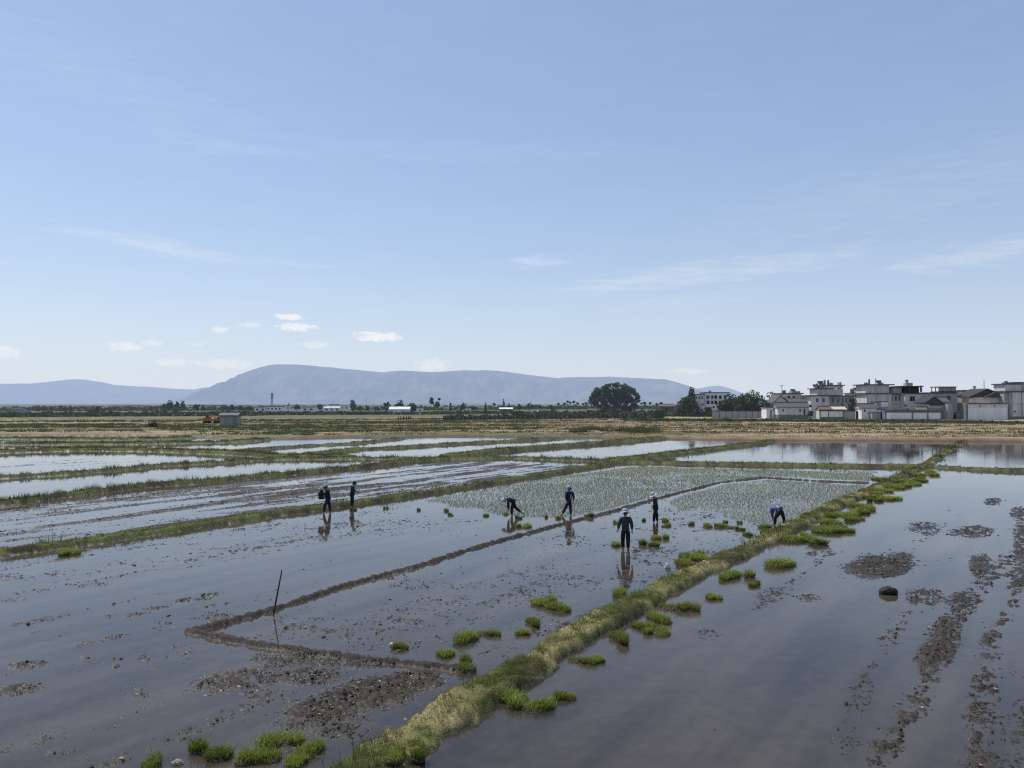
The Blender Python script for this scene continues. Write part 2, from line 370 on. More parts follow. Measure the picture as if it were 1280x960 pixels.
    v = n2 * .9 + .35 * n3 + right * .36 - .06 + .45 * np.exp(-((bandr - 165) / 26) ** 2) + .25 * np.exp(-((bandr - 215) / 14) ** 2)
    wst = sstep(-.1, .45, v)[..., None]; wso = sstep(.1, .5, fbm(X * .02 + 9, Y * .16, 83, 3) + .1 - .2 * right)[..., None]
    stub = np.array((.29, .22, .13)); weed = np.array((.12, .115, .05)); soil = np.array((.13, .09, .06))
    dcol = weed * (1 - wst) + stub * wst; dcol = dcol * (1 - wso * .7) + soil * wso * .7
    edge = np.exp(-((r - ly - 1.5) / 2.2) ** 2)[..., None] * sstep(0, .25, np.arctan2(X, np.maximum(Y, 1e-3)))[..., None]
    dcol = dcol * (1 - .8 * edge) + np.array((.19, .115, .07)) * .8 * edge
    dcol = dcol * (1 + .25 * n1)[..., None]
    fr = sstep(300, 420, r)[..., None]; dcol = dcol * (1 - fr) + np.array((.09, .1, .05)) * fr
    col = col * (1 - dr[..., None]) + dcol * dr[..., None]
    wet = (1 - np.maximum(grass, dr)) * (1 - .8 * sstep(.004, .05, z))
    return z, np.clip(col, .004, 1), wet

# ------------------------------------------------------------------ ground sheet
def build_ground():
    rr = [1.0]
    while rr[-1] < 22000:
        q = rr[-1]; k = .03 if q < 9 else .0036 if q < 130 else .006 if q < 260 else .05
        rr.append(q * (1 + k))
    rr = np.array(rr); th = np.linspace(R(-54), R(54), 1080)
    TH, RR = np.meshgrid(th, rr); X = RR * np.sin(TH); Y = RR * np.cos(TH)
    z, col, wet = terrain(X, Y)
    V = np.stack([X, Y, z], -1).reshape(-1, 3); nr, nc = X.shape
    i = np.arange(nr * nc).reshape(nr, nc)
    Q = np.stack([i[:-1, :-1], i[:-1, 1:], i[1:, 1:], i[1:, :-1]], -1).reshape(-1, 4)[:, ::-1]
    cc = np.concatenate([col.reshape(-1, 3), wet.reshape(-1, 1)], 1)
    me = raw_mesh("ground", V, Q, smooth=True, colors=cc)
    m = bpy.data.materials.new("land"); m.use_nodes = True; nt = m.node_tree; n, l = nt.nodes, nt.links; b = n["Principled BSDF"]
    at = n.new("ShaderNodeAttribute"); at.attribute_name = "tint"
    geo = n.new("ShaderNodeNewGeometry")
    nz = n.new("ShaderNodeTexNoise"); nz.inputs["Scale"].default_value = 22; nz.inputs["Detail"].default_value = 6; nz.inputs["Roughness"].default_value = .7; l.new(geo.outputs["Position"], nz.inputs["Vector"])
    mr = n.new("ShaderNodeMapRange"); mr.inputs[1].default_value = .3; mr.inputs[2].default_value = .7; mr.inputs[3].default_value = .5; mr.inputs[4].default_value = 1.6; l.new(nz.outputs["Fac"], mr.inputs[0])
    sc_ = n.new("ShaderNodeVectorMath"); sc_.operation = "SCALE"; l.new(at.outputs["Color"], sc_.inputs[0]); l.new(mr.outputs[0], sc_.inputs["Scale"]); l.new(sc_.outputs[0], b.inputs["Base Color"])
    ro = n.new("ShaderNodeMapRange"); ro.inputs[3].default_value = .9; ro.inputs[4].default_value = .3; l.new(at.outputs["Alpha"], ro.inputs[0]); l.new(ro.outputs[0], b.inputs["Roughness"])
    sp_ = n.new("ShaderNodeMapRange"); sp_.inputs[3].default_value = .1; sp_.inputs[4].default_value = .5; l.new(at.outputs["Alpha"], sp_.inputs[0]); l.new(sp_.outputs[0], b.inputs["Specular IOR Level"])
    bp = n.new("ShaderNodeBump"); bp.inputs["Strength"].default_value = .9; bp.inputs["Distance"].default_value = .035; l.new(nz.outputs["Fac"], bp.inputs["Height"]); l.new(bp.outputs[0], b.inputs["Normal"])
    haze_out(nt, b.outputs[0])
    tag(link("ground", me, m), kind="structure")

def build_water():
    m = bpy.data.materials.new("paddy_water"); m.use_nodes = True; nt = m.node_tree; n, l = nt.nodes, nt.links; b = n["Principled BSDF"]
    geo = n.new("ShaderNodeNewGeometry")
    # silt clouds drawn out along the paddies
    mp = n.new("ShaderNodeMapping"); mp.inputs["Rotation"].default_value = (0, 0, -math.atan2(U[1], U[0])); l.new(geo.outputs["Position"], mp.inputs["Vector"])
    mp.vector_type = "POINT"
    ml = n.new("ShaderNodeVectorMath"); ml.operation = "MULTIPLY"; ml.inputs[1].default_value = (.12, .75, 1); l.new(mp.outputs[0], ml.inputs[0])
    nz = n.new("ShaderNodeTexNoise"); nz.inputs["Scale"].default_value = 1; nz.inputs["Detail"].default_value = 5; l.new(ml.outputs[0], nz.inputs["Vector"])
    nf = n.new("ShaderNodeTexNoise"); nf.inputs["Scale"].default_value = 2.2; nf.inputs["Detail"].default_value = 6; nf.inputs["Roughness"].default_value = .65; l.new(geo.outputs["Position"], nf.inputs["Vector"])
    av = n.new("ShaderNodeMath"); av.operation = "MULTIPLY_ADD"; av.inputs[1].default_value = .3; l.new(nf.outputs["Fac"], av.inputs[0])
    hm = n.new("ShaderNodeMath"); hm.operation = "MULTIPLY"; hm.inputs[1].default_value = .7; l.new(nz.outputs["Fac"], hm.inputs[0]); l.new(hm.outputs[0], av.inputs[2])
    cr = n.new("ShaderNodeValToRGB"); e = cr.color_ramp.elements
    e[0].position = .36; e[0].color = (.026, .0215, .0165, 1); e[1].position = .64; e[1].color = (.074, .058, .042, 1); l.new(av.outputs[0], cr.inputs[0]); l.new(cr.outputs[0], b.inputs["Base Color"])
    b.inputs["IOR"].default_value = 1.35; b.inputs["Roughness"].default_value = .03
    # wind: some stretches are ruffled
    n2 = n.new("ShaderNodeTexNoise"); n2.inputs["Scale"].default_value = 1; n2.inputs["Detail"].default_value = 3
    m2 = n.new("ShaderNodeVectorMath"); m2.operation = "MULTIPLY"; m2.inputs[1].default_value = (.035, .12, 1); l.new(mp.outputs[0], m2.inputs[0]); l.new(m2.outputs[0], n2.inputs["Vector"])
    rr = n.new("ShaderNodeMapRange"); rr.inputs[1].default_value = .5; rr.inputs[2].default_value = .68; rr.inputs[3].default_value = .015; rr.inputs[4].default_value = .1; l.new(n2.outputs["Fac"], rr.inputs[0]); l.new(rr.outputs[0], b.inputs["Roughness"])
    n3 = n.new("ShaderNodeTexNoise"); n3.inputs["Scale"].default_value = 7; n3.inputs["Detail"].default_value = 3; l.new(geo.outputs["Position"], n3.inputs["Vector"])
    bp = n.new("ShaderNodeBump"); bp.inputs["Strength"].default_value = .06; bp.inputs["Distance"].default_value = .02; l.new(n3.outputs["Fac"], bp.inputs["Height"]); l.new(bp.outputs[0], b.inputs["Normal"])
    l.new(b.outputs[0], n["Material Output"].inputs[0])
    V = [(-190, 2, 0), (190, 2, 0), (190, 172, 0), (-190, 172, 0)]
    tag(link("water", raw_mesh("water", V, [[0, 1, 2, 3]]), m), kind="structure")

# ------------------------------------------------------------------ hills
def build_hills():
    m = bpy.data.materials.new("hill_scrub"); m.use_nodes = True; nt = m.node_tree; n, l = nt.nodes, nt.links; b = n["Principled BSDF"]
    geo = n.new("ShaderNodeNewGeometry"); nz = n.new("ShaderNodeTexNoise"); nz.inputs["Scale"].default_value = .004; nz.inputs["Detail"].default_value = 8; l.new(geo.outputs["Position"], nz.inputs["Vector"])
    cr = n.new("ShaderNodeValToRGB"); cr.color_ramp.elements[0].position = .35; cr.color_ramp.elements[0].color = (.045, .05, .042, 1); cr.color_ramp.elements[1].position = .65; cr.color_ramp.elements[1].color = (.17, .15, .12, 1)
    l.new(nz.outputs["Fac"], cr.inputs[0]); l.new(cr.outputs[0], b.inputs["Base Color"]); b.inputs["Roughness"].default_value = 1; b.inputs["Specular IOR Level"].default_value = 0
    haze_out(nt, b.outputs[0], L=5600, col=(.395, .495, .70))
    def ridge(name, D, prof, depth, seed, amp):
        xs = np.linspace(prof[0][0], prof[-1][0], 420); p = np.array(prof)
        ys = np.interp(xs, p[:, 0], p[:, 1])
        k = np.ones(9) / 9; ys = np.convolve(np.pad(ys, 4, mode="edge"), k, "valid")
        hx = np.array([W(a, b_, D)[0] for a, b_ in zip(xs, ys)]); hz = np.array([W(a, b_, D)[2] for a, b_ in zip(xs, ys)])
        hz = hz + 5 * fbm(xs * .12, xs * 0 + seed, seed, 4)
        ts = np.linspace(-1, 1, 61); X, T = np.meshgrid(hx, ts); Hh = np.repeat(hz[None], len(ts), 0)
        gul = fbm(X * .0022, T * 1.2, seed, 5); gul2 = np.abs(fbm(X * .006 + T * .8, T * 2.0 + 4, seed + 9, 4))
        s = np.clip(1 - np.abs(T) ** (1.25), 0, 1)
        wv = np.sin(np.clip(np.abs(T), 0, 1) * np.pi)
        Z = Hh * s + wv * Hh * amp * (gul * .6 - gul2 * .8) - 3 * (np.abs(T) > .98)
        Y = D + T * depth
        V = np.stack([X, Y, Z], -1).reshape(-1, 3); nr, nc = X.shape; i = np.arange(nr * nc).reshape(nr, nc)
        Q = np.stack([i[:-1, :-1], i[:-1, 1:], i[1:, 1:], i[1:, :-1]], -1).reshape(-1, 4)
        tag(link(name, raw_mesh(name, V, Q, smooth=True), m), kind="structure")
    ridge("hill", 7800, [(240, 508), (262, 500), (275, 492), (290, 479), (305, 467), (320, 460), (340, 455.5), (352, 455.5), (372, 455.5), (400, 458), (430, 461), (460, 463.5), (480, 465.5), (500, 463), (540, 465), (575, 463), (620, 463), (650, 467), (690, 472), (730, 471.5), (770, 471), (800, 473), (832, 474), (850, 479), (865, 486), (885, 495), (910, 507)], 1500, 5, .5)
    ridge("distant_hills", 12500, [(-220, 478), (-100, 476), (-30, 481), (0, 479.5), (50, 479.5), (72, 476), (88, 474), (105, 474), (120, 476.5), (140, 481), (165, 482.5), (200, 484.5), (235, 487), (265, 485.5), (290, 483), (330, 488), (400, 500)], 2600, 15, .35)
    ridge("low_hills", 10400, [(150, 507), (175, 502), (200, 497), (215, 496), (235, 500), (270, 507)], 800, 19, .3)
    ridge("distant_hills", 12500, [(820, 502), (850, 491), (870, 486), (885, 483.5), (898, 482), (912, 486), (925, 493), (960, 503)], 1500, 25, .3)

# ------------------------------------------------------------------ sky and sun
SUN_EL, SUN_AZ = R(58), R(-52)
def build_sky():
    w = bpy.data.worlds.new("World"); sc.world = w; w.use_nodes = True; nt = w.node_tree; n, l = nt.nodes, nt.links
    bg = n["Background"]; out = n["World Output"]
    sk = n.new("ShaderNodeTexSky"); sk.sky_type = "NISHITA"; sk.sun_disc = False; sk.sun_elevation = SUN_EL; sk.sun_rotation = SUN_AZ
    sk.air_density = 1.0; sk.dust_density = .6; sk.ozone_density = 1.0
    bg.inputs[1].default_value = .127
    try: w.cycles.sampling_method = "MANUAL"; w.cycles.sample_map_resolution = 256
    except Exception: pass
    tc = n.new("ShaderNodeTexCoord"); sx = n.new("ShaderNodeSeparateXYZ"); l.new(tc.outputs["Generated"], sx.inputs[0])
    def M(op, a, b=None, c=None, clamp=False):
        q = n.new("ShaderNodeMath"); q.operation = op; q.use_clamp = clamp
        for i, v in enumerate((a, b, c)):
            if v is None: continue
            if isinstance(v, (int, float)): q.inputs[i].default_value = v
            else: l.new(v, q.inputs[i])
        return q.outputs[0]
    az = M("ARCTAN2", sx.outputs[0], sx.outputs[1]); el = M("ARCSINE", sx.outputs[2])
    cv = n.new("ShaderNodeCombineXYZ"); l.new(az, cv.inputs[0]); l.new(el, cv.inputs[1])
    def noise(scale, det, stretch):
        q = n.new("ShaderNodeTexNoise"); q.inputs["Scale"].default_value = scale; q.inputs["Detail"].default_value = det; q.inputs["Roughness"].default_value = .6
        v = n.new("ShaderNodeVectorMath"); v.operation = "MULTIPLY"; v.inputs[1].default_value = stretch; l.new(cv.outputs[0], v.inputs[0]); l.new(v.outputs[0], q.inputs["Vector"])
        return q.outputs["Fac"]
    puffn = noise(110, 6, (1, 1.8, 1)); cirn = noise(9, 6, (1, 5, 1)); cirf = noise(34, 5, (.6, 4, 1))
    def ang(px, py):
        d = ray(px, py); return math.atan2(d[0], d[1]), math.asin(d[2] / math.sqrt(sum(q * q for q in d)))
    total = None
    def blob(px, py, rx, ry, amt, src, soft, tilt=0.0, nstr=3.4):
        nonlocal total
        a, e = ang(px, py); dx = M("SUBTRACT", az, a); dy = M("SUBTRACT", el, e)
        if tilt: dy = M("MULTIPLY_ADD", dx, -tilt, dy)
        d = M("ADD", M("POWER", M("DIVIDE", dx, rx / F), 2.0), M("POWER", M("DIVIDE", dy, ry / F), 2.0))
        k = M("ADD", M("SUBTRACT", 1.0, d), M("MULTIPLY", M("SUBTRACT", src, .5), nstr))
        k = M("MULTIPLY", M("DIVIDE", k, soft, clamp=True), amt)
        total = k if total is None else M("MAXIMUM", total, k)
    for px, py, rx, ry, amt in ((361, 396, 21, 4.5, .9), (370, 409, 25, 6, .85), (473, 421, 34, 7, .9), (276, 412, 12, 5, .6), (313, 406, 14, 4, .35), (155, 433, 21, 7, .6), (188, 429, 14, 4, .4), (393, 431, 20, 5, .4), (5, 440, 18, 7, .5),
                                (215, 453, 22, 5, .4), (280, 455, 34, 7, .38), (540, 456, 24, 9, .4), (862, 464, 26, 4, .3), (245, 430, 14, 3, .25)):
        blob(px, py, rx, ry, amt, puffn, .8)
    for px, py, rx, ry, amt, t in ((675, 327, 50, 8, .30, 0.05), (880, 342, 210, 17, .26, .09), (1010, 325, 90, 9, .20, .08), (1230, 318, 110, 15, .26, .06), (200, 308, 120, 12, .24, -.12), (290, 184, 110, 12, .12, 0), (360, 328, 60, 5, .12, -.05), (860, 378, 110, 12, .13, .05), (560, 190, 300, 16, .07, 0), (1150, 230, 260, 40, .08, .1), (100, 90, 300, 40, .07, -.2)):
        blob(px, py, rx, ry, amt * 1.55, cirf, 2.2, t, 4.2)
    veil = M("MULTIPLY", M("SUBTRACT", cirn, .45, clamp=True), .10); total = M("MAXIMUM", total, veil)
    # low haze above the horizon
    hz = M("MULTIPLY", M("EXPONENT", M("MULTIPLY", M("MAXIMUM", el, 0.0), -8.5)), .85)
    me_ = n.new("ShaderNodeMixRGB"); me_.inputs[0].default_value = .42; l.new(sk.outputs[0], me_.inputs[1]); me_.inputs[2].default_value = (2.75, 3.75, 6.1, 1)
    mh = n.new("ShaderNodeMixRGB"); l.new(hz, mh.inputs[0]); l.new(me_.outputs[0], mh.inputs[1]); mh.inputs[2].default_value = (5.5, 6.05, 6.95, 1)
    mc = n.new("ShaderNodeMixRGB"); l.new(total, mc.inputs[0]); l.new(mh.outputs[0], mc.inputs[1]); mc.inputs[2].default_value = (7.1, 7.25, 7.4, 1)
    l.new(mc.outputs[0], bg.inputs[0]); l.new(bg.outputs[0], out.inputs[0])
    sl = bpy.data.lights.new("sun", "SUN"); sl.energy = 4.3; sl.angle = R(.5); sl.color = (1, .95, .87)
    so = bpy.data.objects.new("sun", sl); COL.objects.link(so)
    d = Vector((math.sin(SUN_AZ) * math.cos(SUN_EL), math.cos(SUN_AZ) * math.cos(SUN_EL), math.sin(SUN_EL)))
    so.rotation_euler = d.to_track_quat("Z", "Y").to_euler(); so.location = d * 200

build_sky(); build_ground(); build_water(); build_hills()
# ------------------------------------------------------------------ growth on the ridges, seedlings, clods
GRASS = mat("grass_blades", attr="tint", rough=.75, var=.2, scale=1.5, spec=.15, transl=.35, haze=True)

def pal(n, cols, wts, jit=.25, rng=RNG):
    c = np.array(cols)[rng.choice(len(cols), n, p=np.array(wts) / sum(wts))]
    return c * (1 + rng.uniform(-jit, jit, (n, 1)))

def ridge_points(P, hw, dens, t0=0, t1=1e9):
    seg = np.hypot(*(P[1:] - P[:-1]).T); cum = np.concatenate([[0], np.cumsum(seg)]); t1 = min(t1, cum[-1]); t0 = max(t0, 0)
    # density may fall with distance
    N = int(max(0, (t1 - t0)) * 2 * hw * dens); t = RNG.uniform(t0, t1, N)
    k = np.clip(np.searchsorted(cum, t) - 1, 0, len(seg) - 1); f = (t - cum[k]) / seg[k]
    q = P[k] + (P[k + 1] - P[k]) * f[:, None]; d = (P[k + 1] - P[k]) / seg[k][:, None]; nrm = np.stack([-d[:, 1], d[:, 0]], 1)
    o = np.clip(RNG.normal(0, .55, N), -1.45, 1.45) * hw
    return q + nrm * o[:, None], o / hw, t

def grass_on(name, P, hw, kind, H):
    Vs, Qs, Ts, Cs, k = [], [], [], [], 0
    seg = np.hypot(*(P[1:] - P[:-1]).T); L = seg.sum(); step = 4.0 if L < 80 else 8.0
    for t0 in np.arange(0, L, step):
        cum = np.concatenate([[0], np.cumsum(seg)]); kk = min(np.searchsorted(cum, t0 + step / 2, side="right") - 1, len(seg) - 1)
        mid = P[kk] + (P[kk + 1] - P[kk]) * ((t0 + step / 2 - cum[kk]) / seg[kk]); dist = math.hypot(*mid)
        if dist > 190: continue
        dens = {"straw": 30000, "grass": 22000, "green": 26000}[kind] / dist ** 1.15 if dist < 60 else {"straw": 30000, "grass": 22000, "green": 26000}[kind] * 1.6 / dist ** 1.3
        if abs(mid[0]) > mid[1] * .85 + 4: dens *= .12
        p, o, t = ridge_points(P, hw, dens, t0, min(L, t0 + step)); n = len(p)
        if n < 3: continue
        z, c, _ = terrain(p[:, 0], p[:, 1]); ok = z > .005; p, z, o = p[ok], z[ok], o[ok]; n = len(p)
        if n < 3: continue
        big = vnoise(p[:, 0] * 1.05, p[:, 1] * 1.05, 90); big2 = vnoise(p[:, 0] * 1.9, p[:, 1] * 1.9, 93)
        wide = max(.007, dist * .00033)
        h = RNG.uniform(.04, .125, n) * (1 + .5 * big2) * (.5 + 1.1 * sstep(-.3, .6, vnoise(p[:, 0] * 4.3, p[:, 1] * 4.3, 97))); lean = RNG.uniform(.2, 1.2, n); flat = np.ones(n)
        green = pal(n, [(.125, .17, .036), (.16, .195, .048), (.09, .12, .028), (.21, .195, .065)], [4, 3, 3, 1.5])
        if kind == "straw":
            sc_ = pal(n, [(.34, .275, .145), (.24, .19, .095), (.46, .385, .23), (.12, .095, .048)], [4, 3.5, 1.5, 2.5])
            ss = sstep(-.15, .35, big * .9 + big2 * .7 - .42 - .15 * o + RNG.uniform(-.45, .45, n))[:, None] > .5
            col = np.where(ss, sc_, green); fl = ss[:, 0]; flat[fl] = .28; lean[fl] *= 1.5; h[fl] *= 1.5
        elif kind == "grass":
            sc_ = pal(n, [(.19, .165, .07), (.12, .10, .05), (.26, .22, .11)], [4, 4, 1.2])
            ss = (big * .7 + big2 * .5 + RNG.uniform(-.6, .6, n)) > .22; col = np.where(ss[:, None], sc_, green * .95); flat[ss] = .6; h *= 1.25
        else:
            sc_ = pal(n, [(.17, .15, .06), (.10, .09, .04)], [3, 3]); ss = (big * .7 + RNG.uniform(-.5, .5, n)) > .35
            col = np.where(ss[:, None], sc_, green * .9); h *= 1.6 + .5 * np.clip(big, 0, 1)
        w = RNG.uniform(.7, 1.5, n) * wide
        if dist > 55: h = h * 1.15
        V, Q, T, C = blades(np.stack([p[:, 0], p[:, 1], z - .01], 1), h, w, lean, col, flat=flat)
        Vs.append(V); Qs.append(Q + k); Ts.append(T + k); Cs.append(C); k += len(V)
    if not Vs: return
    me = raw_mesh("ridge_grass", np.concatenate(Vs), np.concatenate(Qs), np.concatenate(Ts), colors=np.concatenate(Cs))
    tag(link("ridge_grass", me, GRASS), "short grass and straw matted on the earth ridge between flooded paddies", "grass", kind="stuff")

for name, P, hw, H, kind in DIKES:
    if kind != "mud": grass_on(name, P, hw, kind, H)

# taller weeds: clumps of upright stems
def weeds(name, label, spots, cols, wts, hr=(.25, .6), nb=26, spread=.3, wide=None):
    spots = np.asarray(spots); n = len(spots); P = np.repeat(spots, nb, 0); N = len(P)
    dist = np.hypot(P[:, 0], P[:, 1]); size = np.repeat(RNG.uniform(.6, 1.25, n), nb)
    P = P + np.stack([RNG.normal(0, spread, N) * size, RNG.normal(0, spread, N) * size, np.zeros(N)], 1)
    h = RNG.uniform(*hr, N) * size; w = np.maximum(.012, dist * .00055) * RNG.uniform(.7, 1.4, N)
    shade = np.repeat(RNG.uniform(.7, 1.25, n), nb)[:, None]
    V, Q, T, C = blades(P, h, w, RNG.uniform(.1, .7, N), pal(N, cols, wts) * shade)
    tag(link(name, raw_mesh(name, V, Q, T, colors=C), GRASS), label, "weeds", kind="stuff")

WG = [(.07, .095, .028), (.09, .115, .033), (.13, .135, .045), (.05, .065, .025)]
sp_ = []
for name, P, hw, H, kind in DIKES:
    if kind in ("green", "grass") or name == "main":
        p, o, t = ridge_points(P, hw * .8, {"green": .6, "grass": .35, "straw": .9}[kind])
        d = np.hypot(p[:, 0], p[:, 1]); ok = (d > 12) & (np.abs(p[:, 0]) < p[:, 1] * .8)
        ok &= vnoise(p[:, 0] * .25, p[:, 1] * .25, 101) > (-.1 if kind == "green" else .15)
        p = p[ok]; sp_.append(np.stack([p[:, 0], p[:, 1], terrain(p[:, 0], p[:, 1], False) - .02], 1))
weeds("ridge_weeds", "taller dark weeds growing in tufts along the earth ridges", np.concatenate(sp_), WG, [3, 3, 2, 2], (.14, .42))

def field_weeds(name, label, N, rng_r, az, thr, seed, hr, cols=WG, wts=(3, 3, 2, 2), nb=16, spread=.5, fx=.03, fy=.22, off=0.0):
    r = np.sqrt(RNG.uniform(rng_r[0] ** 2, rng_r[1] ** 2, N)); a = RNG.uniform(R(az[0]), R(az[1]), N); x, y = r * np.sin(a), r * np.cos(a)
    ok = (fbm(x * fx, y * fy, seed, 3) > thr) & (r > limit_y(x, y) + 2 + off); x, y = x[ok], y[ok]
    weeds(name, label, np.stack([x, y, terrain(x, y, False) - .03], 1), cols, wts, hr, nb, spread)
field_weeds("field_weeds", "low green weeds in bands across the dry stubble fields", 9000, (126, 250), (-36, 36), .16, 131, (.2, .5))
field_weeds("field_weeds", "rough dark green weeds over the fallow fields beyond the water", 9000, (128, 300), (-36, 2), .08, 137, (.2, .45), fx=.02, fy=.15)
field_weeds("field_weeds", "thick green weeds along the foot of the village walls", 2600, (232, 247), (8, 36), -.2, 141, (.3, .7))
field_weeds("stubble_straw", "pale dry stubble standing on the harvested fields", 9000, (128, 245), (-8, 36), -.05, 151, (.12, .3), cols=[(.36, .28, .15), (.28, .2, .11), (.2, .14, .08)], wts=(3, 3, 2), nb=10, spread=.7)
# dark hedge-like crop strip in the middle of the stubble
p = np.stack([RNG.uniform(G(715, 540, .4)[0], G(818, 540, .4)[0], 420), RNG.uniform(150, 170, 420)], 1); p = p[fbm(p[:, 0] * .2, p[:, 1] * .2, 145, 2) > -.1]
weeds("crop_strip", "dark green crop strip between straw coloured fields", np.stack([p[:, 0], p[:, 1], terrain(p[:, 0], p[:, 1], False)], 1), [(.05, .08, .03), (.07, .095, .033), (.1, .11, .04)], [1, 1, 1], (.3, .9), 18, .6)

# planted rice
def rice(poly, label, cols, wts, h0, seed, gap=.17, keep=.88, nb=6):
    P = pl(*poly); lo, hi = P.min(0) - 2, P.max(0) + 2
    cx, cy = (lo + hi) / 2; L = math.hypot(*(hi - lo)) / 2
    a, b = np.meshgrid(np.arange(-L, L, .15), np.arange(-L, L, gap)); b = b.ravel(); a = a.ravel() + RNG.normal(0, .05, a.size); b = b + RNG.normal(0, .045, a.size) + .12 * vnoise(a * .2, b * .2, 3)
    x, y = cx + a * U[0] + b * NV[0], cy + a * U[1] + b * NV[1]
    e = fbm(x * .35, y * .35, seed, 2); k = inside(x + e * .8, y + e * .8, P) & (RNG.uniform(0, 1, a.size) < keep - .35 * (fbm(x * .3, y * .3, seed + 4, 2) > .35)); x, y = x[k], y[k]
    z = terrain(x, y, False); k = z < .03; x, y = x[k], y[k]
    P = np.repeat(np.stack([x, y, np.full(len(x), -.02)], 1), nb, 0); N = len(P); P[:, :2] += RNG.normal(0, .022, (N, 2))
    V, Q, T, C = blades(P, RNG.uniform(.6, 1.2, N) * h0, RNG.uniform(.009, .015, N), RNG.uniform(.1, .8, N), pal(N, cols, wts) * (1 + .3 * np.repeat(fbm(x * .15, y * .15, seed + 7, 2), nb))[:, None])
    tag(link("rice_plants", raw_mesh("rice_plants", V, Q, T, colors=C), GRASS), label, "rice plants", kind="stuff")
RC = [(.25, .29, .10), (.19, .24, .07), (.36, .37, .18)]
rice([(520, 627), (600, 613), (700, 596), (790, 583.5), (900, 586), (1090, 590), (1098, 597), (1085, 602), (960, 596), (900, 601), (830, 618), (765, 636), (710, 646), (640, 642), (560, 634)], "young rice planted in rows beyond the thin mud ridge", RC, [4, 3, 2.4], .095, 171)
rice([(905, 605), (960, 600), (1085, 607), (1050, 626), (1000, 648), (970, 658), (930, 652), (870, 640), (838, 640), (838, 624)], "pale young rice planted in rows beside the straw covered ridge", [(.28, .32, .15), (.22, .27, .10), (.38, .40, .23)], [4, 3, 3], .09, 181, gap=.17)

# loose clods of mud and straw standing out of the water
def clods():
    pts, siz = [], []
    for (r0, r1, N, s0, s1) in ((10, 20, 260000, .008, .05), (20, 34, 260000, .012, .06), (34, 62, 160000, .02, .08)):
        r = np.sqrt(RNG.uniform(r0 ** 2, r1 ** 2, N)); a = RNG.uniform(R(-40), R(40), N); x, y = r * np.sin(a), r * np.cos(a)
        z, m = terrain(x, y, "mud")
        prob = np.clip((m - .28) * 1.3, .0025, .95) * np.clip(.7 + 1.2 * fbm(x * 2.2, y * 2.2, 201, 2), .05, 1.2)
        k = (RNG.uniform(0, 1, N) < prob) & (z < .12); x, y, z = x[k], y[k], z[k]
        pts.append(np.stack([x, y, np.maximum(z, -.012)], 1)); siz.append(s0 + (s1 - s0) * RNG.beta(.9, 4.5, len(x)))
    P = np.concatenate(pts); S = np.concatenate(siz); n = len(P)
    base = np.array([(1, 0, 0), (.3, .95, 0), (-.8, .58, 0), (-.8, -.58, 0), (.3, -.95, 0), (.45, .3, .7), (-.5, .1, .8), (.1, -.5, .65)])
    tri = np.array([(0, 1, 5), (1, 2, 6), (1, 6, 5), (2, 3, 6), (3, 4, 7), (3, 7, 6), (4, 0, 7), (0, 5, 7), (5, 6, 7)])
    B = base[None] * (1 + RNG.uniform(-.35, .35, (n, 8, 1))) * S[:, None, None]; B[:, :, 2] *= RNG.uniform(.5, 1.1, (n, 1)); B[:, :, 0] *= RNG.uniform(.7, 2.2, (n, 1))
    a = RNG.uniform(0, 6.283, n); ca, sa = np.cos(a)[:, None], np.sin(a)[:, None]
    V = np.stack([B[:, :, 0] * ca - B[:, :, 1] * sa, B[:, :, 0] * sa + B[:, :, 1] * ca, B[:, :, 2] - .01], -1) + P[:, None]
    T = (np.arange(n)[:, None, None] * 8 + tri[None]).reshape(-1, 3)
    right = (P[:, 0] * NV[0] + P[:, 1] * NV[1] > DIKES[0][1][4] @ NV)
    c = pal(n, [(.020, .016, .0125), (.030, .023, .017), (.014, .0115, .0095), (.07, .055, .038), (.22, .19, .15)], [4, 4, 3, 1.2, .18]); c[right] *= 1.12; glint = (~right) & (S < .03) & (RNG.uniform(0, 1, n) < .06); c[glint] = np.array((.32, .30, .26)) * RNG.uniform(.5, 1.2, (glint.sum(), 1))  # small pale clods on the left: sun glints painted as colour
    me = raw_mesh("mud_clods", V.reshape(-1, 3), None, T, colors=np.repeat(c, 8, 0))
    tag(link("mud_clods", me, mat("mud_clod", attr="tint", rough=.7, var=.3, scale=20, spec=.2)), "loose wet mud clods and straw bits breaking the water, some coloured as sun glints", "mud", kind="stuff")
clods()

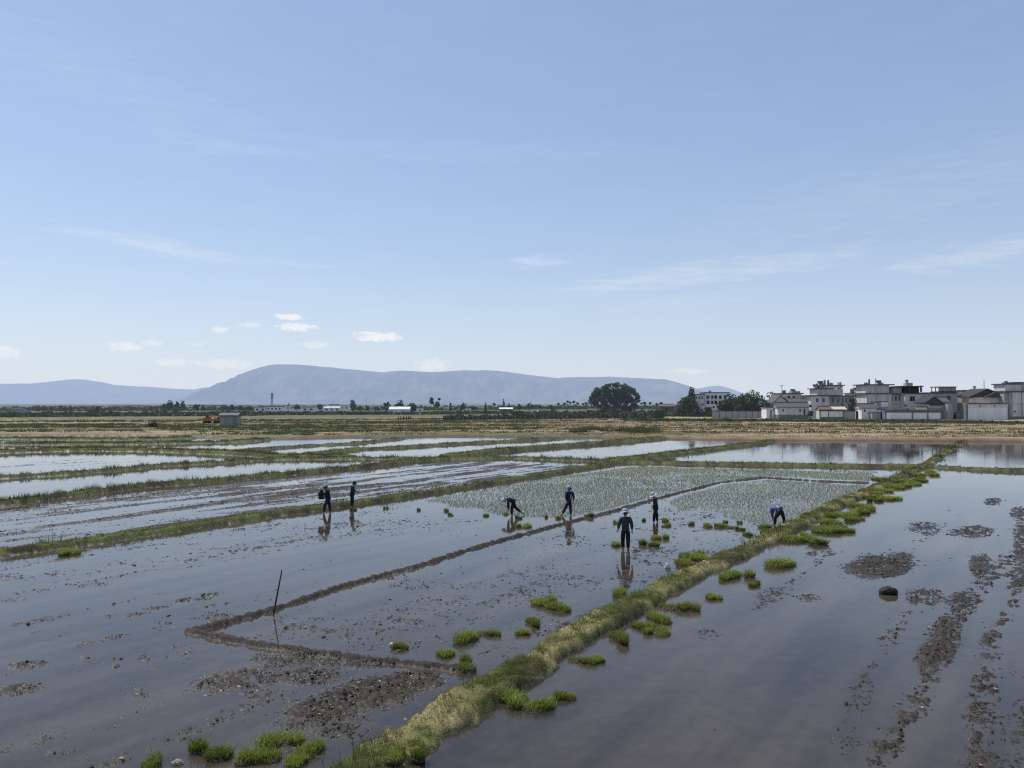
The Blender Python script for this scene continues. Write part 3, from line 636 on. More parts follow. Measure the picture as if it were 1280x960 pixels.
# ------------------------------------------------------------------ bundles of rice seedlings set down on the water
SEED = mat("seedling_green", attr="tint", rough=.6, var=.18, scale=4, spec=.2, transl=.4)
ROOT = mat("seedling_roots", (.05, .04, .025), rough=.8, var=.4, scale=18)
def seedling_mesh(seed, nb=900):
    g = np.random.default_rng(seed); nblob = g.integers(2, 5)
    c = g.uniform(-.3, .3, (nblob, 2)) * np.array((1.1, .75)); rad = g.uniform(.12, .26, nblob)
    k = g.integers(0, nblob, nb); a = g.uniform(0, 6.283, nb); q = np.sqrt(g.uniform(0, 1, nb)) * rad[k]
    x, y = c[k, 0] + q * np.cos(a) * 1.15, c[k, 1] + q * np.sin(a) * .85
    edge = q / rad[k]; h = g.uniform(.13, .25, nb) * (1.15 - .45 * edge) * g.uniform(.55, 1.12, nblob)[k]
    col = np.array([(.20, .25, .042), (.25, .29, .055), (.145, .185, .033), (.33, .34, .09), (.35, .29, .12)])[g.choice(5, nb, p=[.32, .3, .25, .1, .03])] * (1 + g.uniform(-.25, .25, (nb, 1))) * (.75, 1.15, .95, 1.05, .85, 1.2)[seed - 1]
    V, Q, T, C = blades(np.stack([x, y, np.full(nb, .02)], 1), h, g.uniform(.009, .016, nb), g.uniform(.2, 1.1, nb), col, rng=g)
    leaf = raw_mesh("seedling_bundle", V, Q, T, colors=C); leaf.materials.append(SEED)
    mb = MB()
    for (cx, cy), r_ in zip(c, rad): mb.lathe([(r_ * .95, -.06), (r_ * .98, .0), (r_ * .88, .022), (r_ * .5, .035), (.02, .04)], (cx, cy, 0), 11)
    rt = mb.build("root_mat", ROOT, smooth=True); rm = rt.data; bpy.data.objects.remove(rt)
    return leaf, rm
SEEDS = [seedling_mesh(s, 800) for s in (1, 2, 3, 4, 5, 6)]
NB = [0]
def bundle(px, py, wpx, label, group, kind=None):
    x, y = G(px, py + 2); s = wpx * y / F / .68
    lf, rm = SEEDS[kind if kind is not None else NB[0] % 6]; NB[0] += 1
    o = link("seedling_bundle", lf, loc=(x, y, max(0, terrain(np.array([x]), np.array([y]), False)[0])), rz=RNG.uniform(0, 6.28))
    zs = min(1.2, max(.7, s * .9)); o.scale = (s, s, zs)
    tag(o, label, "seedlings", group); link("root_mat", rm, parent=o)
G1, G2, G3 = "seedling bundles in the near corner", "seedling bundles lying in the inner paddy", "seedling bundles along the right side of the grassy ridge"
G4, G5, G6 = "seedling bundles massed along the far right side of the ridge", "seedling bundles near the planters", "seedling bundles in the outer paddy"
BUNDLES = [
    (250, 942, 54, "bushy green seedling bundle alone at the bottom edge, farthest left of the big ones", G1), (357, 925, 48, "bright seedling bundle on the rim of the dark mud heap", G1), (326, 946, 50, "seedling bundle just below the one on the mud rim", G1), (400, 938, 40, "seedling bundle half buried in the ridge grass at the bottom edge", G1), (192, 958, 36, "seedling bundle cut by the bottom edge beside the pinkish sack", G1), (370, 950, 34, "darker seedling bundle low between two others by the ridge end", G1),
    (527, 946, 46, "seedling bundle at the bottom edge on the right slope of the grassy ridge", G1), (492, 956, 34, "smaller seedling bundle touching the bottom edge on the ridge slope", G1),
    (502, 808, 20, "small yellowish seedling bundle with a white scrap beside it", G2), (572, 798, 36, "broad seedling bundle above the pair by the mud ridge end", G2), (609, 792, 22, "compact round seedling bundle standing alone in the inner paddy", G2), (656, 790, 22, "seedling bundle, lower of a touching pair in the inner paddy", G2), (672, 780, 30, "seedling bundle, upper of a touching pair in the inner paddy", G2),
    (681, 751, 30, "seedling bundle at the left end of a long double clump", G2), (702, 760, 32, "seedling bundle at the right end of a long double clump", G2), (782, 741, 26, "small seedling bundle just left of the straw ridge", G2), (780, 748, 20, "yellower low seedling bundle leaning against the straw ridge", G2), (561, 818, 28, "seedling bundle next to the end of the mud ridge", G2), (577, 830, 40, "long flat seedling bundle where mud ridge meets grassy ridge", G2),
    (644, 876, 48, "large seedling bundle floating off the right foot of the ridge", G3), (706, 870, 28, "smaller seedling bundle, right hand of a pair in dark water", G3), (684, 886, 38, "seedling bundle lowest of three in the dark right water", G3), (725, 826, 26, "seedling bundle, left half of an isolated pair below the ridge", G3), (748, 824, 22, "seedling bundle, right half of an isolated pair below the ridge", G3),
    (782, 801, 38, "wide seedling bundle leading the cluster of five beside the ridge", G3), (819, 791, 28, "seedling bundle on the open water side of the cluster of five", G3), (801, 783, 28, "seedling bundle in the middle of the cluster of five", G3), (827, 772, 34, "seedling bundle against the ridge in the cluster of five", G3), (846, 760, 36, "farthest seedling bundle of the cluster of five beside the ridge", G3),
    (888, 746, 24, "lone seedling bundle in the water right of the ridge bend", G3), (943, 729, 20, "narrow seedling bundle standing off the ridge foot", G3), (927, 718, 32, "dark seedling bundle tucked under the ridge flank", G3), (906, 721, 24, "small seedling bundle half under the ridge flank", G3), (962, 704, 42, "broad seedling bundle beside the ridge, nearest the end of the long mass", G3),
    (851, 703, 32, "seedling bundle with a white sack beside it, left of the ridge", G5), (876, 697, 36, "long seedling bundle touching the ridge left side", G5), (868, 694, 30, "seedling bundle behind the one with the white sack", G5),
    (770, 652, 9, "small seedling bundle beyond the walker seen from behind", G5), (805, 649, 6, "tiny seedling bundle between two standing planters", G5), (834, 649, 12, "seedling bundle right behind the planter holding out a hand", G5), (834, 656, 12, "seedling bundle right of that planter, nearer one", G5), (769, 680, 19, "flat seedling bundle left of the back turned walker", G5), (806, 680, 24, "flat seedling bundle right of the back turned walker", G5), (826, 671, 20, "seedling bundle between walker and hand holding planter", G5),
    (865, 654, 10, "first small bundle of the row left of the stooping planter", G5), (888, 656, 15, "second seedling bundle in the row toward the stooping planter", G5), (907, 657, 18, "widest bundle in the row toward the stooping planter", G5), (907, 651, 8, "little bundle behind the widest in that row", G5), (922, 660, 13, "last low bundle in the row left of the stooping planter", G5), (924, 652, 6, "tiny upright bundle at the end of the row", G5), (933, 667, 13, "seedling bundle in front of the row by the dry twigs", G5),
    (960, 658, 16, "bundle at the feet of the stooping planter", G5), (957, 664, 14, "bundle on the ridge edge below the stooping planter", G5),
    (632, 641, 7, "small yellowish bundle at the hands of the bending planter", G6), (646, 646, 10, "seedling bundle under the bending planter", G6), (653, 657, 17, "bright seedling bundle in front of the bending planter", G6), (697, 646, 12, "bundle at the front foot of the striding planter", G6), (682, 645, 4, "tiny bundle between bending and striding planters", G6), (736, 645, 9, "bundle on the thin mud ridge right of the striding planter", G6), (609, 643, 9, "bundle a step left of the bending planter", G6),
    (440, 636, 8, "small bundle at the feet of the planter with the pale tray", G6), (482, 634, 6, "first of the little bundles right of the two walkers", G6), (524, 636, 5, "smallest of the little bundles in open water", G6), (556, 637, 9, "upper bundle of a close pair in the outer paddy", G6), (564, 642, 7, "lower bundle of a close pair in the outer paddy", G6), (80, 691, 30, "flat green bundle at the edge of the grassy bank by the left frame edge", G6),
]
for b in BUNDLES: bundle(*b)
ML = "bright green seedling bundle in the continuous mass along the far stretch of the straw ridge"
for px, py, w in ((1016, 676, 50), (1003, 671, 26), (1034, 664, 34), (1062, 664, 18), (1048, 655, 30), (1032, 652, 26), (1042, 645, 30), (1060, 641, 32), (1085, 636, 28), (1072, 631, 24), (1066, 648, 22), (1108, 622, 28), (1092, 625, 18), (1085, 620, 20), (1120, 608, 30), (1134, 607, 24), (1112, 602, 24), (1102, 612, 22), (1146, 598, 28), (1158, 592, 26), (1132, 601, 22), (1168, 589, 18), (1020, 660, 24), (1098, 616, 18), (1078, 641, 18), (1140, 604, 16)):
    bundle(px, py, w * 1.1, ML, G4)
# ------------------------------------------------------------------ people
SKIN = mat("skin", (.30, .17, .11), rough=.55, var=.1, scale=20)
HAIR = mat("black_hair", (.012, .010, .009), rough=.5, var=.2, scale=60)
NAVY = mat("navy_cloth", (.02, .026, .048), rough=.85, var=.3, scale=9)
BLACK = mat("black_cloth", (.012, .012, .014), rough=.85, var=.3, scale=9)
CHAR = mat("charcoal_cloth", (.036, .039, .046), rough=.85, var=.3, scale=9)
BROWN = mat("dark_brown_cloth", (.028, .022, .018), rough=.85, var=.3, scale=9)
BLUE = mat("bright_blue_cloth", (.03, .065, .28), rough=.8, var=.2, scale=9)
PLAID = mat("pale_plaid_cloth", (.50, .52, .60), rough=.85, var=.3, scale=22, col2=(.05, .06, .14))
WHITEC = mat("white_cloth", (.34, .37, .43), rough=.8, var=.1, scale=12)
STRAWH = mat("straw_hat", (.62, .55, .42), rough=.8, var=.2, scale=40)
BLUEW = mat("pale_blue_hat_cloth", (.42, .5, .64), rough=.8, var=.12, scale=14, col2=(.6, .62, .66))
DARKH = mat("dark_hat_cloth", (.02, .022, .03), rough=.85, var=.2, scale=14)
BANDB = mat("blue_hat_band", (.04, .08, .25), rough=.8, var=.2, scale=14)
EYE = mat("eye", (.015, .012, .01), rough=.2, var=0.0)
LIP = mat("lips", (.25, .09, .07), rough=.5, var=.1)

def skinned(name, verts, edges, radii, m, parent, sub=2, root=0):
    me = bpy.data.meshes.new(name); me.from_pydata([tuple(v) for v in verts], edges, []); me.update()
    o = bpy.data.objects.new(name, me); COL.objects.link(o)
    md = o.modifiers.new("skin", "SKIN"); md.use_smooth_shade = True; md.branch_smoothing = .4
    if not me.skin_vertices: bpy.context.view_layer.objects.active = o
    for i, r_ in enumerate(radii):
        q = me.skin_vertices[0].data[i]; q.radius = (r_, r_) if not isinstance(r_, tuple) else r_; q.use_root = (i == root)
    sb = o.modifiers.new("sub", "SUBSURF"); sb.levels = sb.render_levels = sub
    dg = bpy.context.evaluated_depsgraph_get(); new = bpy.data.meshes.new_from_object(o.evaluated_get(dg)); new.name = name
    bpy.data.objects.remove(o); bpy.data.meshes.remove(me)
    new.polygons.foreach_set("use_smooth", np.ones(len(new.polygons), bool)); new.materials.clear()
    return link(name, new, m, parent)

def merge_into(o, mb, m):
    """join extra geometry into a body so that it stays one mesh"""
    import bmesh
    me = o.data; idx = len(me.materials); me.materials.append(m)
    bm = bmesh.new(); bm.from_mesh(me); vs = [bm.verts.new(p) for p in mb.v]
    for f in mb.f:
        try: q = bm.faces.new([vs[i] for i in f]); q.material_index = idx; q.smooth = True
        except ValueError: pass
    bmesh.ops.recalc_face_normals(bm, faces=bm.faces); bm.to_mesh(me); bm.free(); me.update()

def person(px, py, label, J, top, bottom, hat, group, face=(0, 1, 0), hatm=BLUEW, rz=0.0, coat=1.0, size=1.0, band=None, vest=None, z=-.1, sleeves=None):
    """J: joints in metres (x to the picture's right, y away, z up); face: where the head looks"""
    x, y = G(px, py)
    root = empty("person", (x, y, z), rz); root.scale = (size,) * 3
    tag(root, label, "person", group)
    v = {k: Vector(p) for k, p in J.items()}
    fw = Vector(face).normalized(); headup = (v["head"] - v["neck"]).normalized(); side = fw.cross(headup).normalized(); fw = headup.cross(side).normalized()
    v["crown"] = v["head"] + headup * .105; v["chin"] = v["head"] - headup * .06 + fw * .015
    names, rad, edges = [], [], []
    def add(n_, r_, to=None):
        names.append(n_); rad.append(r_)
        if to: edges.append((names.index(to), names.index(n_)))
    v["waist"] = v["hip"].lerp(v["chest"], .45)
    add("hip", .098); add("waist", .088, "hip"); add("chest", .10, "waist"); add("neck", .052, "chest"); add("chin", .068, "neck"); add("head", (.082, .095), "chin"); add("crown", .058, "head")
    for s in "LR":
        add("sh" + s, .046, "chest"); add("el" + s, .038, "sh" + s); add("wr" + s, .029, "el" + s)
        d = (v["wr" + s] - v["el" + s]).normalized(); v["pm" + s] = v["wr" + s] + d * .06; add("pm" + s, (.036, .02), "wr" + s)
        k = v["kn" + s]; hp = v["hip"] + (side if s == "R" else -side) * .085 * (1 if True else 1); v["th" + s] = hp - Vector((0, 0, .05))
        add("th" + s, .07, "hip"); add("kn" + s, .048, "th" + s); add("an" + s, .04, "kn" + s)
        v["ft" + s] = v["an" + s] + Vector((fw.x, fw.y, 0)).normalized() * .15 - Vector((0, 0, .05)); add("ft" + s, (.045, .03), "an" + s)
    body = skinned("body", [v[n_] for n_ in names], edges, rad, SKIN, root)
    # face, ears and fingers belong to the body's mesh
    mb = MB(); c = v["head"]
    mb.tube([c + fw * .085 + headup * .02, c + fw * .118 - headup * .022, c + fw * .095 - headup * .03], [.009, .017, .012], 6)
    for q in (-1, 1): mb.tube([c + side * q * .082 + headup * .025, c + side * q * .096 + headup * .0, c + side * q * .082 - headup * .035], [.008, .02, .009], 6)
    for s in "LR":
        d = (v["pm" + s] - v["wr" + s]).normalized(); pw = d.cross(fw if abs(d.dot(fw)) < .9 else headup).normalized(); curl = pw.cross(d).normalized()
        if curl.dot(fw) < 0: curl = -curl
        for i, (o_, L_) in enumerate(((-.027, .058), (-.009, .07), (.009, .066), (.026, .05))):
            a = v["pm" + s] + pw * o_ + d * .012; b = a + d * L_ * .55 + curl * L_ * .2; e = b + d * L_ * .35 + curl * L_ * .4
            mb.tube([a, b, e], [.0095, .009, .006], 6)
        a = v["wr" + s] + d * .03 - pw * .03; mb.tube([a, a + d * .028 - pw * .02 + curl * .012, a + d * .055 - pw * .024 + curl * .026], [.011, .0105, .007], 6)
    merge_into(body, mb, SKIN)
    em = MB()
    for q in (-1, 1): e = c + fw * .088 + side * q * .032 + headup * .018; em.lathe([(.004, -.01), (.012, -.005), (.013, .004), (.004, .011)], e, 8)
    merge_into(body, em, EYE)
    lm = MB(); lm.tube([c + fw * .086 - side * .022 - headup * .052, c + fw * .096 - headup * .05, c + fw * .086 + side * .022 - headup * .052], [.004, .007, .004], 6); merge_into(body, lm, LIP)
    # hair: a cap with a nape
    hb = c - fw * .022 + headup * .03
    skinned("hair", [hb + headup * .075, hb, hb - headup * .085 - fw * .03], [(0, 1), (1, 2)], [.042, .078, .052], HAIR, root, 2, 1)
    # jacket over trunk and arms
    hem = v["hip"] + (v["hip"] - v["chest"]).normalized() * .10 * coat
    jv = [v["chest"], v["waist"], v["hip"], hem, v["chest"].lerp(v["neck"], .72)]; jr = [.182, .162, .166, .17, .085]; je = [(0, 1), (1, 2), (2, 3), (0, 4)]
    for s in "LR":
        i = len(jv); jv += [v["sh" + s], v["el" + s], v["el" + s].lerp(v["wr" + s], .85)]; jr += [.098, .07, .052]; je += [(0, i), (i, i + 1), (i + 1, i + 2)]
    jk = skinned("jacket", jv, je, jr, top, root, 2, 0)
    if sleeves is not None:
        jk.data.materials.append(sleeves)
    tv = [v["hip"].lerp(v["waist"], .8), v["hip"]]; tr = [.122, .132]; te = [(0, 1)]
    for s in "LR":
        i = len(tv); tv += [v["th" + s], v["kn" + s], v["kn" + s].lerp(v["an" + s], .8)]; tr += [.112, .086, .068]; te += [(1, i), (i, i + 1), (i + 1, i + 2)]
    skinned("trousers", tv, te, tr, bottom, root, 2, 0)
    if vest is not None:
        bk = (v["chest"] - v["hip"]).normalized(); back = -fw
        back = (back - bk * back.dot(bk)).normalized(); w_ = back.cross(bk)
        p0, p1 = v["hip"].lerp(v["chest"], .25) + back * .085, v["chest"].lerp(v["neck"], .1) + back * .1
        skinned("back_panel", [p0, p0.lerp(p1, .5), p1], [(0, 1), (1, 2)], [(.10, .035), (.115, .04), (.10, .035)], vest, root, 2, 1)
    # hat
    hc = v["head"] + headup * .075; q = headup.to_track_quat("Z", "Y").to_matrix().to_4x4()
    cr, br = MB(), MB()
    if hat == "cap":
        cr.lathe([(.116, -.02), (.12, .02), (.11, .07), (.08, .105), (.02, .12)], n=16)
        f2 = q.to_3x3().transposed() @ fw; pts = []
        a0 = math.atan2(f2.y, f2.x)
        top_ = [(math.cos(a0 + t) * .108, math.sin(a0 + t) * .108, -.012) for t in np.linspace(-1, 1, 9)]; out_ = [(math.cos(a0 + t * .75) * .2, math.sin(a0 + t * .75) * .2, -.035) for t in np.linspace(-1, 1, 9)]
        br.add(top_ + out_, [(i, i + 1, i + 10, i + 9) for i in range(8)])
    elif hat == "cone":
        cr.lathe([(.225, -.05), (.23, -.043), (.15, .02), (.07, .085), (.012, .12)], n=18)
    else:
        big = .2 if hat == "brim" else .165
        cr.lathe([(.12, -.03), (.118, .03), (.108, .08), (.07, .108), (.015, .113)], n=18)
        v_, n_ = [], 20
        for r_, dz in ((.112, -.02), (big * .75, -.035), (big, -.055)):
            for k in range(n_):
                a = 2 * math.pi * k / n_; v_.append((r_ * math.cos(a), r_ * math.sin(a), dz - .018 * math.cos(2 * a) * (r_ / big) ** 2))
        br.add(v_, [(i * n_ + k, i * n_ + (k + 1) % n_, (i + 1) * n_ + (k + 1) % n_, (i + 1) * n_ + k) for i in range(2) for k in range(n_)])
    hobj = cr.build("hat", hatm, root, smooth=True); hobj.matrix_local = Matrix.Translation(hc) @ q
    if br.v:
        b_ = br.build("brim", band or hatm, hobj, smooth=True); b_.modifiers.new("thick", "SOLIDIFY").thickness = .006
    return root

def stand(**kw):
    J = dict(hip=(0, 0, .86), chest=(0, .01, 1.2), neck=(0, 0, 1.36), head=(0, -.01, 1.48), shL=(-.17, 0, 1.3), shR=(.17, 0, 1.3), elL=(-.22, .02, 1.05), elR=(.22, .02, 1.05), wrL=(-.24, -.02, .83), wrR=(.24, -.02, .83),
             knL=(-.1, 0, .46), knR=(.1, 0, .46), anL=(-.11, 0, .07), anR=(.11, 0, .07)); J.update(kw); return J
GP = "farm workers planting rice"
# 1: walks to the left carrying a dark bundle before the chest
person(410, 641, "person walking left in dark clothes and white hat, hugging a dark bundle", stand(hip=(0, 0, .86), chest=(-.05, 0, 1.19), neck=(-.08, 0, 1.34), head=(-.13, 0, 1.45), shL=(-.05, -.16, 1.29), shR=(-.05, .16, 1.29), elL=(.0, -.2, 1.05), elR=(.0, .2, 1.05), wrL=(-.2, -.14, 1.02), wrR=(-.2, .14, 1.0),
       knL=(-.16, -.08, .47), anL=(-.22, -.09, .07), knR=(.07, .08, .46), anR=(.1, .09, .08)), BLACK, NAVY, "sun", GP, face=(-1, 0, -.12), hatm=WHITEC, band=DARKH, size=1.03)
# 2: looks at a pale tray held to the right
person(440, 633, "person facing right in dark navy coat, holding a pale tray of seedlings", stand(chest=(.04, 0, 1.2), neck=(.06, 0, 1.35), head=(.11, 0, 1.46), shL=(.04, .16, 1.29), shR=(.04, -.16, 1.29), elL=(.06, .2, 1.05), elR=(.08, -.2, 1.04), wrL=(.28, .1, 1.0), wrR=(.3, -.1, .98),
       knL=(.02, .09, .46), knR=(.0, -.09, .46), anL=(0, .1, .07), anR=(-.02, -.1, .07)), NAVY, BLACK, "cap", GP, face=(1, 0, -.3), hatm=DARKH, coat=2.2, size=.97)
# 3: bends to the left, hands at the water
person(641, 644, "person bending down to the left in pale plaid top, hands at the water", stand(hip=(.04, 0, .84), chest=(-.2, 0, 1.02), neck=(-.33, 0, .99), head=(-.43, 0, .95), shL=(-.24, -.16, .99), shR=(-.24, .16, .99), elL=(-.26, -.18, .7), elR=(-.24, .18, .7), wrL=(-.26, -.13, .44), wrR=(-.2, .12, .42),
       knL=(-.06, -.1, .46), knR=(.14, .1, .5), anL=(-.05, -.1, .07), anR=(.5, .1, .22)), NAVY, BLACK, "sun", GP, face=(-.55, 0, -1), hatm=BLUEW, vest=PLAID)
# 4: long stride
person(711, 644, "person striding along the mud ridge in navy, white hat with blue band", stand(hip=(0, 0, .86), chest=(.03, .02, 1.2), neck=(.03, 0, 1.36), head=(.02, 0, 1.48), shL=(-.13, -.06, 1.3), shR=(.19, .06, 1.3), elL=(-.15, -.12, 1.05), elR=(.27, .06, 1.06), wrL=(-.12, -.2, .85), wrR=(.23, -.03, .84),
       knL=(-.18, -.03, .48), anL=(-.38, -.06, .12), knR=(.1, .06, .46), anR=(.11, .06, .07)), NAVY, NAVY, "sun", GP, face=(-.75, .5, -.1), hatm=WHITEC, band=BANDB, vest=WHITEC, size=1.03)
# 5: walks away, nearest
person(782, 687, "person seen from behind in charcoal jacket and wide pale brimmed hat", stand(hip=(0, 0, .87), chest=(0, 0, 1.22), neck=(0, .03, 1.37), head=(0, .05, 1.49), elL=(-.245, -.02, 1.07), elR=(.235, -.02, 1.06), wrL=(-.285, .05, .85), wrR=(.255, .0, .83),
       knL=(-.1, .06, .47), knR=(.1, 0, .46), anL=(-.09, .1, .09), anR=(.09, -.05, .07)), CHAR, BLACK, "brim", GP, face=(.05, 1, -.15), hatm=WHITEC, band=BLUEW, size=1.08)
# 6: faces left with one hand out
person(819, 653, "person facing left in dark brown jacket, pale sun hat, one hand held out", stand(hip=(.02, 0, .86), chest=(-.01, 0, 1.2), neck=(-.03, 0, 1.35), head=(-.08, 0, 1.46), shL=(-.02, -.16, 1.29), shR=(.0, .16, 1.29), elL=(.04, -.2, 1.04), elR=(.02, .2, 1.04), wrL=(-.2, -.2, .97), wrR=(-.1, .18, .86),
       knL=(-.07, -.1, .46), knR=(.1, .1, .46), anL=(-.09, -.1, .07), anR=(.13, .1, .07)), BROWN, BLACK, "brim", GP, face=(-1, -.1, -.4), hatm=WHITEC, band=BLUEW, coat=1.9, size=1.0)
# 7: stoops, blue shirt
person(974, 657, "person stooping with straddled legs in bright blue shirt by the straw ridge", stand(hip=(.06, -.04, .86), chest=(-.14, .14, .98), neck=(-.2, .26, .9), head=(-.24, .34, .83), shL=(-.3, .12, .92), shR=(.03, .22, .92), elL=(-.28, .2, .64), elR=(.0, .28, .64), wrL=(-.24, .22, .4), wrR=(-.06, .27, .4),
       knL=(-.2, .0, .48), knR=(.24, .02, .46), anL=(-.24, -.02, .07), anR=(.26, 0, .07)), BLUE, BLACK, "sun", GP, face=(-.3, .5, -1), hatm=WHITEC, vest=WHITEC, coat=.6, size=1.0)

# the dark bundle and the tray: carried, so things of their own
def at_person(px, py, dx, dy, dz): x, y = G(px, py); return (x + dx, y + dy, dz)
q = at_person(410, 641, -.36, 0, .98); n_ = 700; u_ = RNG.normal(0, 1, (n_, 3)); u_ /= np.linalg.norm(u_, axis=1)[:, None]; u_ *= np.array((.15, .13, .2)) * (1 + .35 * np.sin(u_[:, 2:] * 7))
V, Q, T, C = blades(u_ + np.array((0, 0, -.03)), RNG.uniform(.05, .14, n_), RNG.uniform(.02, .045, n_), RNG.uniform(.2, 1.2, n_), pal(n_, [(.02, .03, .012), (.035, .045, .018), (.03, .026, .02)], [3, 2, 2]))
tag(link("carried_bundle", raw_mesh("carried_bundle", V, Q, T, colors=C), GRASS, loc=q), "dark bundle of seedlings held against the walker's chest", "bundle")
t = MB().lathe([(.15, 0), (.175, .045), (.165, .045), (.145, .01), (.01, .01)], n=18).add([], []); o = t.build("tray", mat("pale_plastic", (.62, .6, .56), rough=.5, var=.1), loc=at_person(440, 633, .40, 0, .92), smooth=True); o.rotation_euler = (0, R(-40), 0)
tag(o, "pale round tray held by the person in the navy coat", "tray")

# distant group in the stubble: small, whole figures
def far_person(px, py, D, h, lab, m, rz=0):
    x, y, z = W(px, py, D); mb = MB(); s = h / 1.6
    for q in (-1, 1): mb.tube([(q * .08, 0, 0), (q * .09, .02, .45), (q * .07, 0, .85)], [.05, .06, .09], 7); mb.tube([(q * .17, 0, 1.28), (q * .23, -.03, 1.03), (q * .2, -.15, .85)], [.06, .05, .04], 6)
    mb.lathe([(.14, .8), (.15, .95), (.17, 1.2), (.13, 1.34), (.05, 1.38), (.07, 1.44), (.09, 1.5), (.06, 1.6), (.01, 1.62)], n=10)
    o = mb.build("person", m, loc=(x, y, terrain(np.array([x]), np.array([y]), False)[0]), rz=rz, smooth=True); o.scale = (s,) * 3
    tag(o, lab, "person", "distant workers in the stubble")
    hb = MB().lathe([(.2, 1.52), (.11, 1.56), (.1, 1.62), (.03, 1.66)], n=10).build("hat", DARKH, o, smooth=True)
for px, w_, m_ in ((498, "leftmost of the distant workers", BLACK), (501, "second distant worker from the left end", NAVY), (504.5, "distant worker in the middle of the small group", BLACK), (508, "distant worker right of the middle of the group", CHAR), (511, "second distant worker from the right end", BLACK), (513.5, "rightmost of the distant workers", NAVY)):
    far_person(px, 528, 255 + random.uniform(-4, 4), random.uniform(1.35, 1.65), w_ + ", dark tiny figure in the stubble", m_, random.uniform(0, 6))

# ------------------------------------------------------------------ small things on the paddies
x, y = G(340, 769); pt, py_ = W(352, 713, y)[0], W(352, 713, y)[2]
mb = MB().tube([(0, 0, -.25), (.12, 0, .45), (pt - x, .03, py_)], [.026, .024, .017], 8); o = mb.build("pole", mat("dark_wood", (.035, .028, .022), var=.4, scale=14), loc=(x, y, 0)); tag(o, "thin dark pole stuck aslant in the water by the mud ridge", "pole")
def lump(name, px, py, w, h, m, label, cat, seed, d=.7):
    import bmesh
    x, y = G(px, py); s = w * y / F
    bm = bmesh.new(); bmesh.ops.create_icosphere(bm, subdivisions=4, radius=.5)
    co = np.array([v.co[:] for v in bm.verts]); k = 1 + .3 * fbm(co[:, 0] * 3 + co[:, 2] * 2, co[:, 1] * 3 - co[:, 2], seed, 3) + .1 * fbm(co[:, 0] * 10, co[:, 1] * 10 + co[:, 2] * 8, seed + 3, 2)
    for v, q in zip(bm.verts, k): v.co *= q; v.co.x *= s; v.co.y *= s * d; v.co.z *= h * 1.6
    me = bpy.data.meshes.new(name); bm.to_mesh(me); bm.free(); me.polygons.foreach_set("use_smooth", np.ones(len(me.polygons), bool))
    return tag(link(name, me, m, loc=(x, y, h * .25), rz=.3), label, cat)
SACK = mat("white_plastic_sack", (.62, .58, .54), rough=.5, var=.25, scale=12, bump=.5, bscale=25)
PSACK = mat("pinkish_sack", (.32, .24, .2), rough=.7, var=.25, scale=12, bump=.5, bscale=25)
lump("mud_lump", 1110, 742, 24, .22, mat("black_mud", (.018, .015, .012), rough=.5, var=.5, scale=12, bump=1, bscale=24), "black clod of mud standing alone in the right hand water", "mud lump", 301)
lump("plastic_sack", 834, 710, 7, .16, SACK, "crumpled white sack beside the seedlings left of the ridge", "sack", 303)
lump("plastic_sack", 490, 807, 7, .07, SACK, "white plastic scrap beside the small yellowish seedling bundle", "sack", 305)
lump("plastic_sack", 222, 955, 14, .07, PSACK, "pinkish sack scrap lying between seedlings at the bottom edge", "sack", 307)
lump("plastic_sack", 941, 682, 4, .1, SACK, "tiny white scrap on the straw ridge by the dry twigs", "sack", 309)
lump("straw_heap", 880, 709, 22, .2, mat("heaped_straw", (.34, .26, .16), var=.4, scale=14, bump=1, bscale=30), "small pale heap of straw on the ridge crest", "straw heap", 311)
TW = mat("dry_twig", (.10, .07, .045), var=.3, scale=20)
for (a, b), lab in ((((931, 689), (924, 672)), "dry twig leaning left beside the straw ridge"), (((932, 690), (929, 674)), "dry upright twig beside the straw ridge")):
    x, y = G(*a); X, _, Z = W(*b, y); MB_ = MB().tube([(0, 0, -.1), ((X - x) * .4, 0, Z * .5), (X - x, 0, Z)], [.016, .013, .007], 6); MB_.tube([((X - x) * .5, 0, Z * .6), ((X - x) * .2, .05, Z * .95)], [.009, .005], 5)
    tag(MB_.build("twig", TW, loc=(x, y, 0)), lab, "twig")

# ------------------------------------------------------------------ machines and hut far on the left
ORANGE = mat("orange_paint", (.36, .14, .045), rough=.5, var=.2, scale=3); TRACK = mat("track_rubber", (.03, .028, .026), rough=.9); DGLASS = mat("dark_glass", (.03, .035, .04), rough=.15, var=.1, spec=.6)
def ground_at(px, py, D): x, y, _ = W(px, py, D); return (x, y, terrain(np.array([x]), np.array([y]), False)[0])
g0 = ground_at(259, 528, 232); ex = empty("excavator", g0, R(12)); tag(ex, "orange excavator with folded arm on the far left fields", "excavator")
for s in (-1, 1):
    tr = MB().prism([(-1.1, .1), (-.95, 0), (.95, 0), (1.1, .1), (1.1, .42), (.95, .52), (-.95, .52), (-1.1, .42)], "y", s * .75 - .2, s * .75 + .2).build("track", TRACK, ex)
MB().box(-1.15, .75, -.85, .85, .6, 1.25).box(-1.2, -.5, -.8, .8, 1.25, 1.5).build("body", ORANGE, ex, bevel=.05)
cb = MB().prism([(-.35, 1.25), (.7, 1.25), (.75, 1.8), (.5, 2.45), (-.35, 2.45)], "y", -.85, .05).build("cab", ORANGE, ex); MB().box(-.2, .5, -.87, -.853, 1.6, 2.3).box(.5, .6, -.8, 0, 1.6, 2.2).build("window", DGLASS, cb)
